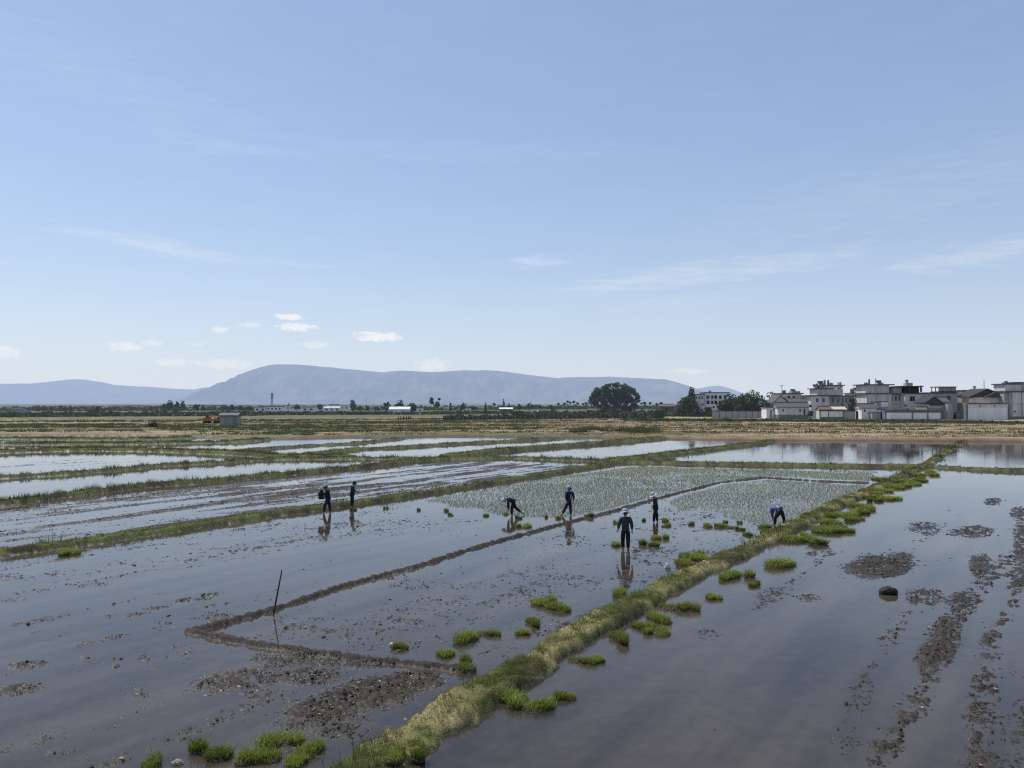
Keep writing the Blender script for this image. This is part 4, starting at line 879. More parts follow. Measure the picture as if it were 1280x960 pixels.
bo = MB().tube([(.6, .4, 1.1), (1.3, .4, 2.2), (2.0, .4, 2.1)], [.2, .2, .15], 6).build("boom", ORANGE, ex); MB().tube([(2.0, .4, 2.1), (2.2, .4, 1.0)], [.14, .1], 6).build("arm", ORANGE, ex); MB().prism([(2.0, 1.0), (2.4, 1.0), (2.5, .5), (2.1, .4)], "y", .1, .7).build("bucket", TRACK, ex)
g0 = ground_at(272.5, 528, 230); ld = empty("loader", g0, R(-6)); tag(ld, "small orange loader beside the grey green hut", "loader")
MB().box(-1.0, .5, -.6, .6, .45, 1.2).box(-.9, -.1, -.55, .55, 1.2, 1.5).build("body", ORANGE, ld, bevel=.05); cb = MB().box(.0, .75, -.5, .5, 1.2, 1.9).box(-.05, .8, -.55, .55, 1.9, 1.98).build("cab", ORANGE, ld); MB().box(.1, .65, -.51, -.503, 1.35, 1.82).build("window", DGLASS, cb)
for a in (-.7, .5):
    for s in (-1, 1): w_ = MB().lathe([(.3, -.12), (.38, -.1), (.38, .1), (.3, .12)], n=14).build("wheel", TRACK, ld, loc=(a, s * .62, .38)); w_.rotation_euler = (R(90), 0, 0)
MB().prism([(.7, .3), (1.35, .1), (1.4, .2), (1.1, .8), (.95, .8)], "y", -.65, .65).build("bucket", TRACK, ld)
HUTW = mat("grey_green_sheet", (.26, .28, .25), rough=.7, var=.2, scale=1.2, streak=True); HUTR = mat("slate_blue_roof", (.09, .10, .12), rough=.7, var=.2, scale=2)
g0 = ground_at(288, 530, 212); hut = empty("hut", g0, R(3)); tag(hut, "small windowless grey green hut with slate roof among the far fields", "hut")
MB().box(-2.35, 2.35, -1.6, 1.6, 0, 2.45).build("wall", HUTW, hut); MB().prism([(-2.0, 2.45), (2.0, 2.45), (2.0, 2.6), (0, 3.25), (-2.0, 2.6)], "x", -2.6, 2.6).build("roof", HUTR, hut); MB().box(1.2, 1.9, -1.63, -1.603, 0.02, 1.9).build("door", mat("dull_door", (.2, .22, .2)), hut)
SOIL = mat("dark_soil", (.045, .034, .026), var=.4, scale=2.5, bump=.8, bscale=6); REDW = mat("red_brown_sticks", (.12, .07, .05), var=.4, scale=3)
lump("soil_heap", 155, 540, 40, .75, SOIL, "long dark heap of dug soil on the far left fields", "soil heap", 321, .9)
g0 = ground_at(190, 535, 190); mb = MB()
for k in range(60): a = random.uniform(-1.2, 1.2); mb.tube([(a, random.uniform(-.5, .5), 0), (a + random.uniform(-.5, .5), random.uniform(-.5, .5), random.uniform(.6, 1.5))], [.06, .03], 5)
tag(mb.build("brushwood", REDW, loc=g0), "red brown pile of cut brushwood beside the soil heap", "brushwood")
# ------------------------------------------------------------------ village houses
WALL = mat("limewashed_wall", (.55, .53, .50), rough=.9, var=.2, scale=.9, streak=True, haze=True)
WALLW = mat("bright_limewash", (.74, .72, .69), rough=.9, var=.12, scale=.8, streak=True, haze=True)
WALLG = mat("grey_render", (.33, .325, .315), rough=.9, var=.18, scale=.9, streak=True, haze=True)
WALLC = mat("cream_render", (.62, .56, .44), rough=.9, var=.14, scale=.9, streak=True, haze=True)
WALLB = mat("brown_render", (.24, .19, .14), rough=.9, var=.2, scale=.9, streak=True, haze=True)
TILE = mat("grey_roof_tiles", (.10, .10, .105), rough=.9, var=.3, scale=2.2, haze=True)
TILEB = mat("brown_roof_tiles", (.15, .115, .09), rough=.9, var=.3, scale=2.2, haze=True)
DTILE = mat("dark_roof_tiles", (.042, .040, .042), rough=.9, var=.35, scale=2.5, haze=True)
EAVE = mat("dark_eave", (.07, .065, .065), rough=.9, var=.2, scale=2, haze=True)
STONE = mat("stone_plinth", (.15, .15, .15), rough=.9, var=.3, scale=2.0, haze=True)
PANE = mat("window_glass", (.035, .04, .05), rough=.15, var=.1, spec=.6)
FRAMEW = mat("window_frame_paint", (.45, .45, .46), rough=.7, var=.1)
WOODD = mat("dark_timber", (.06, .042, .03), rough=.85, var=.3, scale=3)
TANK = mat("tank_steel", (.20, .20, .21), rough=.5, var=.2, scale=2, metal=.3)
SHEETB = mat("blue_sheet", (.20, .30, .5), rough=.5, var=.1)
CREAMR = mat("cream_sheet_roof", (.55, .50, .38), rough=.8, var=.15, scale=2)
REDD = mat("red_brown_door", (.14, .04, .03), rough=.7, var=.2)

class House:
    """built at depth D facing the fields; measures given in photo pixels, kept as metres about its own base"""
    def __init__(s, name, px0, px1, D, label, group="village houses behind the stubble", cat="house", rz=0.0):
        s.D = D; xa, xb = W(px0, 510, D)[0], W(px1, 510, D)[0]; s.cx = (xa + xb) / 2
        s.gz = float(terrain(np.array([s.cx]), np.array([D]), False)[0]) - .05
        s.root = empty(name, (s.cx, D, s.gz), rz); tag(s.root, label, cat, group)
    def X(s, px): return W(px, 510, s.D)[0] - s.cx
    def Z(s, py): return W(640, py, s.D)[2] - s.gz
    def block(s, px0, px1, py0, py1, dep=7.0, y=0.0, m=None, name="wall"):
        z0 = 0 if py1 is None else s.Z(py1)
        return MB().box(s.X(px0), s.X(px1), y, y + dep, z0, s.Z(py0)).build(name, m or WALL, s.root)
    def slab(s, px0, px1, py0, py1, dep=7.0, y=0.0, over=.45, m=None, name="roof"):
        return MB().box(s.X(px0) - over, s.X(px1) + over, y - over, y + dep + over, s.Z(py1), s.Z(py0)).build(name, m or EAVE, s.root)
    def plinth(s, px0, px1, py, dep=7.0, y=0.0):
        return MB().box(s.X(px0) - .06, s.X(px1) + .06, y - .06, y + dep, 0, s.Z(py)).build("plinth", STONE, s.root)
    def window(s, px0, px1, py0, py1, y=0.0, fm=None):
        x0, x1, z0, z1 = s.X(px0), s.X(px1), s.Z(py1), s.Z(py0); t = .07
        f = MB().box(x0 - t, x1 + t, y - .05, y + .05, z0 - t, z0).box(x0 - t, x1 + t, y - .05, y + .05, z1, z1 + t).box(x0 - t, x0, y - .05, y + .05, z0, z1).box(x1, x1 + t, y - .05, y + .05, z0, z1)
        if x1 - x0 > .8: f.box((x0 + x1) / 2 - .03, (x0 + x1) / 2 + .03, y - .045, y + .05, z0, z1)
        w = f.build("window", fm or FRAMEW, s.root); MB().box(x0, x1, y - .018, y + .04, z0, z1).build("pane", PANE, w); return w
    def door(s, px0, px1, py0, py1=None, y=0.0, m=None):
        return MB().box(s.X(px0), s.X(px1), y - .04, y + .04, 0.02 if py1 is None else s.Z(py1), s.Z(py0)).build("door", m or WOODD, s.root)
    def gable_x(s, px0, px1, pyr, pye, dep=6.0, y=0.0, over=.5, m=None):
        """ridge along the picture: tile slope faces the fields"""
        zr, ze = s.Z(pyr), s.Z(pye); mb = MB(); yc = y + dep / 2
        mb.prism([(y - over, ze - .08), (yc, zr - .12), (y + dep + over, ze - .08), (y + dep + over, ze + .1), (yc, zr + .1), (y - over, ze + .1)], "x", s.X(px0) - over, s.X(px1) + over)
        r_ = mb.build("roof", m or TILE, s.root)
        MB().box(s.X(px0) - over, s.X(px1) + over, yc - .14, yc + .14, zr + .09, zr + .32).build("ridge_cap", EAVE, r_)
        k = MB()
        n = max(3, int((s.X(px1) - s.X(px0)) / .5))
        for i in range(n + 1):
            x = s.X(px0) - over + (s.X(px1) - s.X(px0) + 2 * over) * i / n
            k.tube([(x, y - over - .02, ze + .12), (x, yc - .1, zr + .12)], .06, 5)
        k.build("tile_ribs", m or TILE, r_)
        MB().prism([(y, ze - .09), (yc, zr - .13), (y + dep, ze - .09)], "x", s.X(px0) + .01, s.X(px1) - .01).build("gable", WALL, s.root)
        return r_
    def gable_y(s, px0, px1, pxr, pyr, pye0, pye1, dep=7.0, y=0.0, over=.5, m=None, gm=None):
        """ridge runs away: the gable end faces the fields"""
        x0, x1, xr, zr, z0, z1 = s.X(px0), s.X(px1), s.X(pxr), s.Z(pyr), s.Z(pye0), s.Z(pye1)
        r_ = MB().prism([(x0 - .3, z0), (xr, zr), (x1 + .3, z1), (x1 + .3, z1 + .28), (xr, zr + .3), (x0 - .3, z0 + .28)], "y", y - over, y + dep).build("roof", m or DTILE, s.root)
        MB().prism([(x0, z0 - .02), (x1, z1 - .02), (xr, zr - .05)], "y", y, y + dep - .2).build("gable", gm or DTILE, s.root); return r_
    def tank(s, px, py0, py1, r_=.5, y=2.0):
        z0, z1 = s.Z(py1), s.Z(py0); h = z1 - z0
        return MB().lathe([(r_ * .9, 0), (r_, .05), (r_, h * .85), (r_ * .6, h * .97), (.05, h)], (s.X(px), y, z0), 12).build("roof_tank", TANK, s.root, smooth=False)
    def chimney(s, px, py0, py1, w=.5, y=2.0, m=None):
        z0, z1 = s.Z(py1), s.Z(py0); x = s.X(px)
        return MB().box(x - w / 2, x + w / 2, y - w / 2, y + w / 2, z0, z1 - .25).box(x - w * .7, x + w * .7, y - w * .7, y + w * .7, z1 - .25, z1 - .1).box(x - w * .3, x + w * .3, y - w * .3, y + w * .3, z1 - .1, z1).build("chimney", m or WALLG, s.root)
    def heater(s, px, py, y=2.0):
        """solar water heater: slanted panel under a horizontal drum"""
        x, z = s.X(px), s.Z(py)
        h = MB().prism([(y - .9, z), (y - .85, z), (y + .5, z + 1.0), (y + .45, z + 1.05)], "x", x - .8, x + .8).box(x - .75, x - .69, y + .4, y + .46, z, z + 1).box(x + .69, x + .75, y + .4, y + .46, z, z + 1).build("solar_panel", PANE, s.root)
        d = MB().tube([(x - .95, y + .55, z + 1.15), (x + .95, y + .55, z + 1.15)], .24, 10).build("drum", TANK, h); return h
    def parapet(s, px0, px1, py0, py1, dep=7.0, y=0.0, m=None, t=.2):
        x0, x1, z0, z1 = s.X(px0), s.X(px1), s.Z(py1), s.Z(py0)
        return MB().box(x0, x1, y, y + t, z0, z1).box(x0, x1, y + dep - t, y + dep, z0, z1).box(x0, x0 + t, y + t, y + dep - t, z0, z1).box(x1 - t, x1, y + t, y + dep - t, z0, z1).build("parapet", m or WALL, s.root)

h = House("farmhouse", 973, 1010, 250, "long low white farmhouse with grey tiled roof at the left end of the village")
h.block(973, 1010, 509.2, None, 6); h.plinth(973, 1010, 518.5, 6); h.gable_x(972, 1011, 503.5, 509, 6); h.window(978, 980, 511.5, 514.5); h.window(999, 1001, 511.5, 514.5); h.door(1004.5, 1006.5, 511.5)
h = House("outbuilding", 958, 971, 254, "small pale outbuilding at the far left of the village, next to the dark trees"); h.block(958, 971, 509.8, None, 5, m=WALLW); h.slab(958, 971, 509.0, 509.8, 5, over=.3, m=TILE); h.door(963, 964.3, 512.5); h.window(966.5, 968.3, 511.5, 513.5)
h = House("tiled_house", 973, 1001, 266, "pair of stepped grey tiled roofs behind the long low farmhouse")
h.block(973, 1001, 503, None, 8); h.gable_y(968, 984, 975, 494.5, 504, 502.5, 8, m=TILE, gm=WALL); h.gable_x(986, 1014, 498.2, 502.5, 7, y=1); h.block(985.5, 1014, 502.3, None, 7, y=1, m=WALLG)
h = House("flat_roofed_house", 976, 1003, 292, "flat roofed house with two water tanks rising behind the tiled roofs")
h.block(977, 1002, 492.5, None, 8); h.slab(977, 1003, 491.2, 492.5, 8); h.block(994, 1003, 488.8, 491.2, 5, 2, m=WALLG); h.tank(982.5, 487.5, 491.2, .7, 2); h.tank(994, 485.8, 488.8, .6, 3); h.window(985, 987.5, 495, 498.5); h.window(991, 993.5, 495, 498.5); h.heater(998, 491, 5)

h = House("large_house", 1012, 1072, 264, "big white three storey house with roof crowded by tanks, left of the red brown door")
h.block(1013.5, 1036.5, 495.2, None, 9, m=WALL); h.slab(1012.5, 1049, 493.8, 495.2, 9.5, over=.5); h.block(1024.5, 1057.5, 486.2, 493.8, 6.5, 2.2, m=WALL); h.block(1034, 1057.5, 482.0, 485.2, 6, 2.4, m=WALL, name="wall")
h.slab(1023.5, 1044, 485.1, 486.2, 6.5, 2.2, over=.5); h.slab(1032, 1058, 480.9, 482.0, 6, 2.4, over=.5)
h.block(1037, 1072, 495.4, None, 7, 2.6, m=WALLG); h.slab(1049.8, 1072.5, 494.0, 495.3, 7, 2.6, over=.4)
for a in (1037.5, 1044, 1051, 1056.5, 1061, 1065.5): h.window(a, a + 2.0, 497.3, 503.2, 2.6)
h.tank(1027, 478.5, 485.1, .42, 4); h.tank(1037, 474.2, 480.9, .36, 4); h.tank(1041.5, 474.2, 480.9, .36, 4); h.block(1043.5, 1047.5, 478, 480.9, 2, 4, m=WALLG, name="roof_hut"); h.block(1057.6, 1060, 477.3, 493.6, 2, 5, m=WALLG, name="chimney"); h.heater(1033.5, 480.8, 5); h.heater(1029, 485, 6)
h.window(1020, 1023, 498, 502.5); h.window(1028, 1031, 498, 502.5)
h = House("walled_yard", 1024, 1073, 246, "low white yard wall with dark tiled coping before the big three storey house", cat="yard wall", group="walled yards along the village edge")
h.block(1025.5, 1053.5, 513.8, None, .5, m=WALLW); h.block(1054.5, 1070, 514.2, None, .5, .4, m=WALLG); h.slab(1024.5, 1054, 512.6, 513.8, .5, over=.25, m=DTILE, name="coping"); h.slab(1055, 1070.5, 513.1, 514.2, .5, .4, over=.2, m=DTILE, name="coping"); h.plinth(1025.5, 1053.5, 521.2, .5); h.block(1070.6, 1073.2, 514.0, None, .3, .2, m=REDD, name="gate")
for a in (1025.2, 1035.5, 1053.8): MB().box(h.X(a) - .12, h.X(a) + .12, -.1, .4, 0, h.Z(513.9)).build("pillar", STONE, h.root)
h = House("shed", 1026, 1058, 252, "shed with brown and cream sheet roof inside the low walled yard"); h.block(1026, 1057.5, 512.6, None, 4); h.gable_x(1026, 1040, 508.6, 512.2, 4, m=TILEB, over=.3); h.gable_x(1041.5, 1057, 508.4, 512.0, 4, m=CREAMR, over=.3); h.window(1030, 1032, 514, 516)
h = House("flat_roofed_house", 1064, 1082, 300, "small pale house with tanks seen in the gap between the two tallest houses"); h.block(1066, 1080, 492.2, None, 7); h.slab(1066, 1080, 491, 492.2, 7); h.block(1073, 1078, 488.8, 491, 3, 2); h.tank(1067.5, 485.5, 491, .55, 2); h.tank(1071, 486.5, 491, .4, 3); h.window(1074, 1076, 494, 497); h.window(1069, 1071, 494, 497); h.heater(1076, 488.7, 4)

h = House("tall_house", 1082, 1120, 258, "tall plain white house with two dark overhanging roof lines and a pole before it")
h.block(1084.5, 1114, 481.4, 491.3, 7.5, 1.2, m=WALL); h.slab(1083, 1117.5, 480.1, 481.4, 7.5, 1.0, over=.55); h.block(1083.5, 1115, 492.6, None, 8.5, m=WALL); h.slab(1083, 1119, 491.2, 492.6, 8.5, over=.5)
h.block(1115.1, 1131, 493.2, None, 7, 1.6, m=WALLC); h.slab(1119.3, 1131, 492.0, 493.2, 7, 1.6, over=.3)  # cream wall colour stands in for yellow sunlight on this wing
for a in (1116.8, 1122, 1126.5): h.window(a, a + 1.9, 495.4, 501, 1.6)
h.tank(1089.5, 477.6, 480.1, .6, 4); h.tank(1094.5, 473, 480.1, .3, 4.5); h.heater(1108, 480, 5); h.chimney(1111, 477.5, 480.1, .3, 4)
h.parapet(1116, 1131, 489.5, 492.0, 6.4, 1.9, m=WALLG)
h = House("annex", 1075, 1106, 248, "low white annex with grey flat roof beneath the tall plain house"); h.block(1077, 1097, 510.4, None, 5, m=WALLW); h.gable_x(1076, 1097, 505.2, 510.2, 5, m=TILE, over=.3); h.block(1097.2, 1105, 512.2, None, 2, -.3, m=WALLW, name="porch"); h.slab(1097.2, 1105, 511.3, 512.2, 2, -.3, over=.2); h.block(1086, 1096, 515.5, None, 2.2, -2.3, m=WALLG, name="lean_to"); h.slab(1086, 1096, 514.8, 515.5, 2.2, -2.3, over=.2, m=TILEB); h.window(1080, 1082, 512, 514.5); h.door(1100, 1102, 514.2, y=-.3)
h.block(1097.5, 1111.5, 502.5, 511.2, 4, 1.2, m=WALLG); h.slab(1097.5, 1111.5, 501.6, 502.5, 4, 1.2, over=.2); h.block(1103.5, 1112, 502.6, 508.6, .2, .98, m=WALLW, name="panel")

h = House("terrace_house", 1130, 1200, 256, "wide grey white house with dark roof pavilion and glazed penthouse on top")
h.block(1131.5, 1158, 492.6, None, 8, m=WALL); h.slab(1131, 1157, 491.3, 492.6, 8, over=.35); h.block(1133.5, 1152, 483.6, 491.3, 6, 1.5, m=WOODD, name="pavilion"); h.slab(1130, 1154.5, 482.2, 483.6, 6.5, 1.3, over=.5, m=DTILE); h.slab(1120, 1133, 483.2, 484.4, 4, 2.2, over=.2); h.block(1121.5, 1132, 484.4, 491.8, 3.5, 2.4, m=WALLG, name="stair_tower")
h.chimney(1141.5, 474.0, 482.2, .7, 4); h.block(1139.5, 1147.5, 478.2, 482.2, 2, 3.2, m=WALLG, name="roof_hut"); h.tank(1153.5, 481.5, 490, .35, 1); h.window(1137.5, 1143.5, 495, 501.3); h.window(1153, 1157, 495, 501.3, fm=WOODD)
h.block(1158.1, 1200, 491.8, None, 7, 1.4, m=WALLG); h.slab(1158.5, 1200, 490.4, 491.7, 7, 1.4, over=.35); h.window(1185.5, 1191, 495, 500.5, 1.4, fm=WOODD); h.window(1163, 1167, 495, 500, 1.4)
ph = h.parapet(1177, 1199.5, 489, 490.4, 5, 1.8, m=WOODD); g = MB()
for a in (1178, 1183, 1188.5, 1194, 1199): g.box(h.X(a) - .1, h.X(a) + .1, 1.9, 2.1, h.Z(489), h.Z(484)).box(h.X(a) - .1, h.X(a) + .1, 6.3, 6.5, h.Z(489), h.Z(484))
g.build("penthouse_frame", TANK, h.root); MB().box(h.X(1178), h.X(1199), 1.96, 2.0, h.Z(489), h.Z(484.2)).build("penthouse_glass", mat("pale_glass", (.24, .28, .30), rough=.2, var=.2, scale=1), h.root); h.slab(1177.5, 1199.5, 483.0, 484.1, 4.8, 1.8, over=.2)
MB().box(h.X(1146), h.X(1158), -2.5, -.6, h.Z(511.3), h.Z(510.8)).build("awning", SHEETB, h.root)
h = House("gabled_barn", 1157, 1180, 245, "small barn with dark gable facing the fields and pale rafters, behind the yard wall")
h.block(1158.5, 1179, 507.2, None, 7, m=WALLB); h.gable_y(1157, 1180, 1167, 496.3, 504, 506.5, 7); h.block(1160, 1177, 507.3, 510.5, .15, -.17, m=WALLG, name="panel"); h.gable_x(1176, 1191, 497, 502.5, 6, y=2.0, m=TILE, over=.3); h.block(1176, 1190.5, 502.3, None, 6, y=2.0, m=WALLG)
h = House("yard_wall", 1106, 1178, 238, "long pale green grey yard wall in three bays under a tiled coping", cat="yard wall", group="walled yards along the village edge")
h.block(1106.5, 1176.5, 515.0, None, .5, m=WALLG); h.slab(1106.2, 1177, 512.2, 515.0, 1.6, -.1, over=.2, m=TILE, name="coping")
for a in (1107, 1140.5, 1159.5, 1176.3): MB().box(h.X(a) - .16, h.X(a) + .16, -.12, .62, 0, h.Z(515.1)).build("pillar", STONE, h.root)
for a, b_ in ((1108, 1139.5), (1141.5, 1158.5), (1160.5, 1175.4)): MB().box(h.X(a), h.X(b_), -.03, .02, .35, h.Z(516.2)).build("panel", WALLW, h.root)
h = House("gatehouse", 1178, 1208, 246, "low grey shed and broken wall in the gap before the big white yard wall"); h.block(1178, 1184, 505.5, None, 2, -3, m=WALLG); h.block(1186, 1207, 515.5, None, 4, 1, m=STONE); h.slab(1185, 1208, 514.4, 515.5, 4, 1, over=.2, m=TILE); h.door(1192, 1197, 517.5, y=1); h.block(1184.5, 1187, 511, None, 1, -2, m=WALLG, name="pillar"); h.block(1203.5, 1207, 509.5, None, 1, -1.5, m=WALLG, name="pillar")
h = House("big_gabled_house", 1210, 1260, 252, "broad house with big dark gable and red edged eaves above a brown band")
h.block(1211, 1253, 503.4, None, 9, m=WALLB); h.gable_y(1212, 1257, 1233.5, 486.8, 496.8, 496.5, 9, over=.7); h.block(1212, 1250.5, 497.2, 503.3, .2, -.2, m=WALLC, name="panel"); h.gable_y(1229, 1247, 1240, 491.5, 497.0, 497.0, 2, y=-1.2, m=TILE)
h.block(1253.1, 1258, 498, None, 5, 1.0, m=WOODD); MB().prism([(h.X(1211.5), h.Z(497.3)), (h.X(1233.5), h.Z(487.4)), (h.X(1257.5), h.Z(497)), (h.X(1257.5), h.Z(497.9)), (h.X(1233.5), h.Z(488.4)), (h.X(1211.5), h.Z(498.2))], "y", -.86, -.74).build("bargeboard", mat("red_brown_board", (.12, .045, .035), var=.2), h.root)
h = House("yard_wall", 1208, 1262, 240, "tall plain whitewashed yard wall with dark streaked top band below the big gable", cat="yard wall", group="walled yards along the village edge")
h.block(1209.5, 1259.5, 509.2, None, .6, m=WALLW); h.block(1209, 1260, 505.2, 509.1, .8, -.1, m=WALL, name="band"); h.slab(1209, 1260, 504.4, 505.2, .8, -.1, over=.15, m=DTILE, name="coping"); h.plinth(1209.5, 1259.5, 524.6, .6)
for a in (1208.3, 1261.5): MB().box(h.X(a) - .3, h.X(a) + .3, -.15, .8, 0, h.Z(505.5)).build("pillar", STONE, h.root)
for a in (1225, 1243): MB().box(h.X(a) - .12, h.X(a) + .12, -.16, -.1, h.Z(508.5), h.Z(506.2)).build("vent", EAVE, h.root)
h = House("flat_roofed_house", 1202, 1232, 296, "brown roofed house with small flat block and pole, behind the big gable")
h.block(1203, 1222, 493.5, None, 7, m=WALLB); h.gable_x(1202, 1220, 489.8, 494, 7, m=TILEB); h.block(1212, 1231, 488.4, None, 5, 3, m=WALLC); h.slab(1211, 1231.5, 487.2, 488.4, 5, 3); h.chimney(1228, 482, 487.2, .7, 5); h.window(1215, 1217, 490, 492.5, 3)
h = House("end_house", 1257, 1300, 248, "two storey white house with stacked roof block, cut by the right edge of the picture")
h.block(1264.5, 1300, 490.4, None, 9, m=WALL); h.slab(1258, 1300, 488.5, 490.3, 9, over=.3); h.block(1257.8, 1264.3, 490.5, None, 7, 1.2, m=WALLG); h.block(1260.5, 1281, 480.6, 488.5, 6, 1.5, m=WALL); h.slab(1259.5, 1281, 479.2, 480.6, 6, 1.5, over=.3); h.block(1276, 1296, 478.6, 488.5, 6, 2.6, m=WALLG); h.slab(1275, 1296, 477.2, 478.5, 6, 2.6, over=.2)
h.slab(1264.5, 1300, 504.6, 505.2, .2, -.04, over=.06, m=WALLG, name="band"); h.plinth(1264.5, 1300, 520.6, 9); h.window(1266.8, 1269.6, 513.4, 515.4); h.window(1284, 1288, 494, 499); h.tank(1268, 475.5, 479.2, .5, 4)
for a in (1264.9, 1277.5, 1290): MB().box(h.X(a) - .1, h.X(a) + .1, -.05, 0.0, h.Z(520), h.Z(490.6)).build("downpipe", EAVE, h.root)

h = House("villa", 868, 912, 330, "three storey white building with window rows half hidden by trees left of the village", group=None)
h.block(882, 912, 491.2, None, 9, m=WALLW); h.slab(881.5, 912, 490.2, 491.2, 9, over=.3); h.block(868.5, 881.9, 493.2, None, 8, .6, m=WALL); h.slab(868, 882, 492.3, 493.2, 8, .6, over=.2); h.chimney(889.5, 487.8, 490.2, .9, 3, m=WALL); h.block(888, 891.5, 489, 490.2, 1.5, 3, m=WALL, name="roof_hut")
for r0, r1 in ((494.5, 498.2), (501.2, 504.8)):
    for a, b_ in ((883.3, 886.8), (889.2, 891.5), (893.2, 896.4), (899, 902), (905, 908)): h.window(a, b_, r0, r1, fm=WOODD)
for a in (870.5, 874, 877.5): h.window(a, a + 1.6, 495.5, 498.5, .6)
MB().box(h.X(881.8), h.X(912), -.14, -.003, h.Z(500.2), h.Z(499.5)).build("string_course", WALLG, h.root); h.block(881.8, 889, 509, None, .3, -.35, m=mat("red_brick", (.2, .08, .055), var=.3, scale=4), name="porch"); h.window(891, 893, 507.5, 510)
h = House("compound_wall", 890, 957, 262, "low grey concrete wall standing before the trees left of the village", group=None, cat="wall"); h.block(891, 957, 514.5, None, .4, m=WALLG); h.slab(891, 957, 513.9, 514.5, .4, over=.06, m=STONE, name="coping")
for k in range(9): MB().box(h.X(891 + k * 8.2) - .12, h.X(891 + k * 8.2) + .12, -.06, .44, 0, h.Z(514.6)).build("pillar", STONE, h.root)
h = House("hut", 824, 846, 420, "dark reddish hut among shrubs between the great tree and the villa", group=None, cat="hut"); h.block(826, 843, 508.2, None, 6, m=mat("red_earth", (.14, .075, .06), var=.3, scale=1, haze=True)); h.gable_x(825, 843, 505.4, 508, 6, m=TILEB); h.block(841.5, 845.5, 507.6, None, 3, 1, m=WALLW); h.door(832, 834, 510)

# far-off houses of the next town
FARW = mat("far_white_wall", (.8, .77, .73), rough=.9, var=.12, scale=.5, haze=True)
def far_house(px0, px1, pyt, D, label, gable=False, m=None, rm=None, wins=0, group="far-off houses of the next town"):
    h = House("far_house", px0, px1, D, label, group)
    h.block(px0, px1, pyt, None, 8, m=m or FARW)
    if gable: h.gable_x(px0, px1, pyt - gable, pyt + .1, 8, m=rm or TILE)
    else: h.slab(px0, px1, pyt - .7, pyt, 8, over=.3, m=rm or EAVE)
    w = (px1 - px0) / max(1, wins)
    for k in range(wins): h.window(px0 + w * (k + .3), px0 + w * (k + .7), pyt + 1.4, pyt + 3.2)
    return h
far_house(487, 511, 511.6, 430, "pale greenhouse shed with two white curved roofs by the round dark trees", 3.2, WALLW, WALLW, 0)
far_house(625, 640, 511.2, 440, "dark shed under a slanted bright white sheet roof", 1.6, STONE, WALLW, 0)
far_house(333, 352, 508.6, 560, "long white house nearest below the lattice mast", 0, FARW, None, 4); far_house(353, 376, 507.6, 590, "long white house with grey top right of the lattice mast", 0, FARW, None, 5)
far_house(377, 393, 509.3, 540, "low bright white house in the middle of the town row", 1.2, WALLW, TILE, 2); far_house(395, 404, 506.6, 600, "tall narrow white house before round trees in the town row", 0, FARW, None, 2); far_house(405, 424, 509.6, 545, "low long house with pale sheet roof in the town row", 1.4, FARW, WALLW, 3)
far_house(425, 436, 507.6, 610, "small white house at the right end of the town row", 0, FARW, None, 2); far_house(318, 332, 509.6, 560, "low white house at the left end of the town row", 1.4, FARW, TILE, 2); far_house(412, 421, 505.8, 640, "upper storey house peeping above the low long one", 0, FARW, None, 2)
for k, (a, b_, t_, D, lab) in enumerate(((3, 16, 509.0, 560, "leftmost far house at the picture's edge"), (14, 25, 511.5, 480, "low bright house beside the leftmost far house"), (60, 76, 508.6, 640, "grey far house behind the left hand hedges"), (92, 110, 509.0, 650, "wide far house between hedges on the left"), (113, 124, 508.4, 660, "small far house right of the wide one on the left"), (138, 150, 508.8, 660, "far house beneath the left mountain's slope"), (158, 172, 507.4, 640, "far house with higher roof near the left mountain's foot"), (174, 184, 508.6, 650, "far house left of the tall dark tree group"),
                                     (236, 247, 507.2, 620, "far house just right of the tall dark tree group"), (250, 264, 508.2, 640, "far house behind the orange excavator"), (266, 280, 507.0, 650, "far house above the grey green hut"), (296, 310, 508.4, 650, "far house right of the grey green hut"), (446, 456, 508.8, 640, "far house left of the dark cypress"), (462, 474, 509.5, 600, "far low house before the wooded patch"), (516, 528, 510.4, 620, "far house left of the lone airy tree"), (555, 566, 510.2, 640, "far house right of the lone airy tree"), (574, 588, 510.5, 620, "far house among thin poplars"), (598, 610, 510.0, 640, "far house left of the white roofed shed"), (672, 684, 511.4, 520, "pale low house in the middle distance before thin palms"), (736, 744, 512.3, 420, "small pale house left under the great tree"))):
    far_house(a, b_, t_, D, lab, [0, 1.5, 0, 1.2][k % 4], [FARW, WALLG, FARW, WALLC][k % 4], [None, TILE, None, TILEB][k % 4], [3, 0, 2, 2][k % 4])

# ------------------------------------------------------------------ masts and poles
STEEL = mat("mast_steel", (.16, .15, .16), rough=.6, var=.2, haze=True); CONC = mat("concrete_pole", (.22, .21, .2), rough=.9, var=.2)
x, y, z = W(340, 510, 700); zt = W(340, 491.5, 700)[2] - .3; mb = MB()
for sx in (-1, 1):
    for sy in (-1, 1): mb.tube([(sx * .9, sy * .9, 0), (sx * .3, sy * .3, zt)], .14, 4)
for k in range(12):
    a, b_ = zt * k / 12, zt * (k + 1) / 12; wa, wb = .9 - .6 * k / 12, .9 - .6 * (k + 1) / 12
    mb.tube([(-wa, -wa, a), (wb, -wb, b_)], .08, 4); mb.tube([(wa, wa, a), (-wb, wb, b_)], .08, 4)
mast = mb.build("lattice_mast", STEEL, loc=(x, y, .3)); tag(mast, "red grey lattice radio mast rising over the far town", "mast")
for zz in (.72, .86, .97): MB().box(-1.0, 1.0, -.5, .5, zt * zz - .5, zt * zz + .5).build("antenna", STEEL, mast)
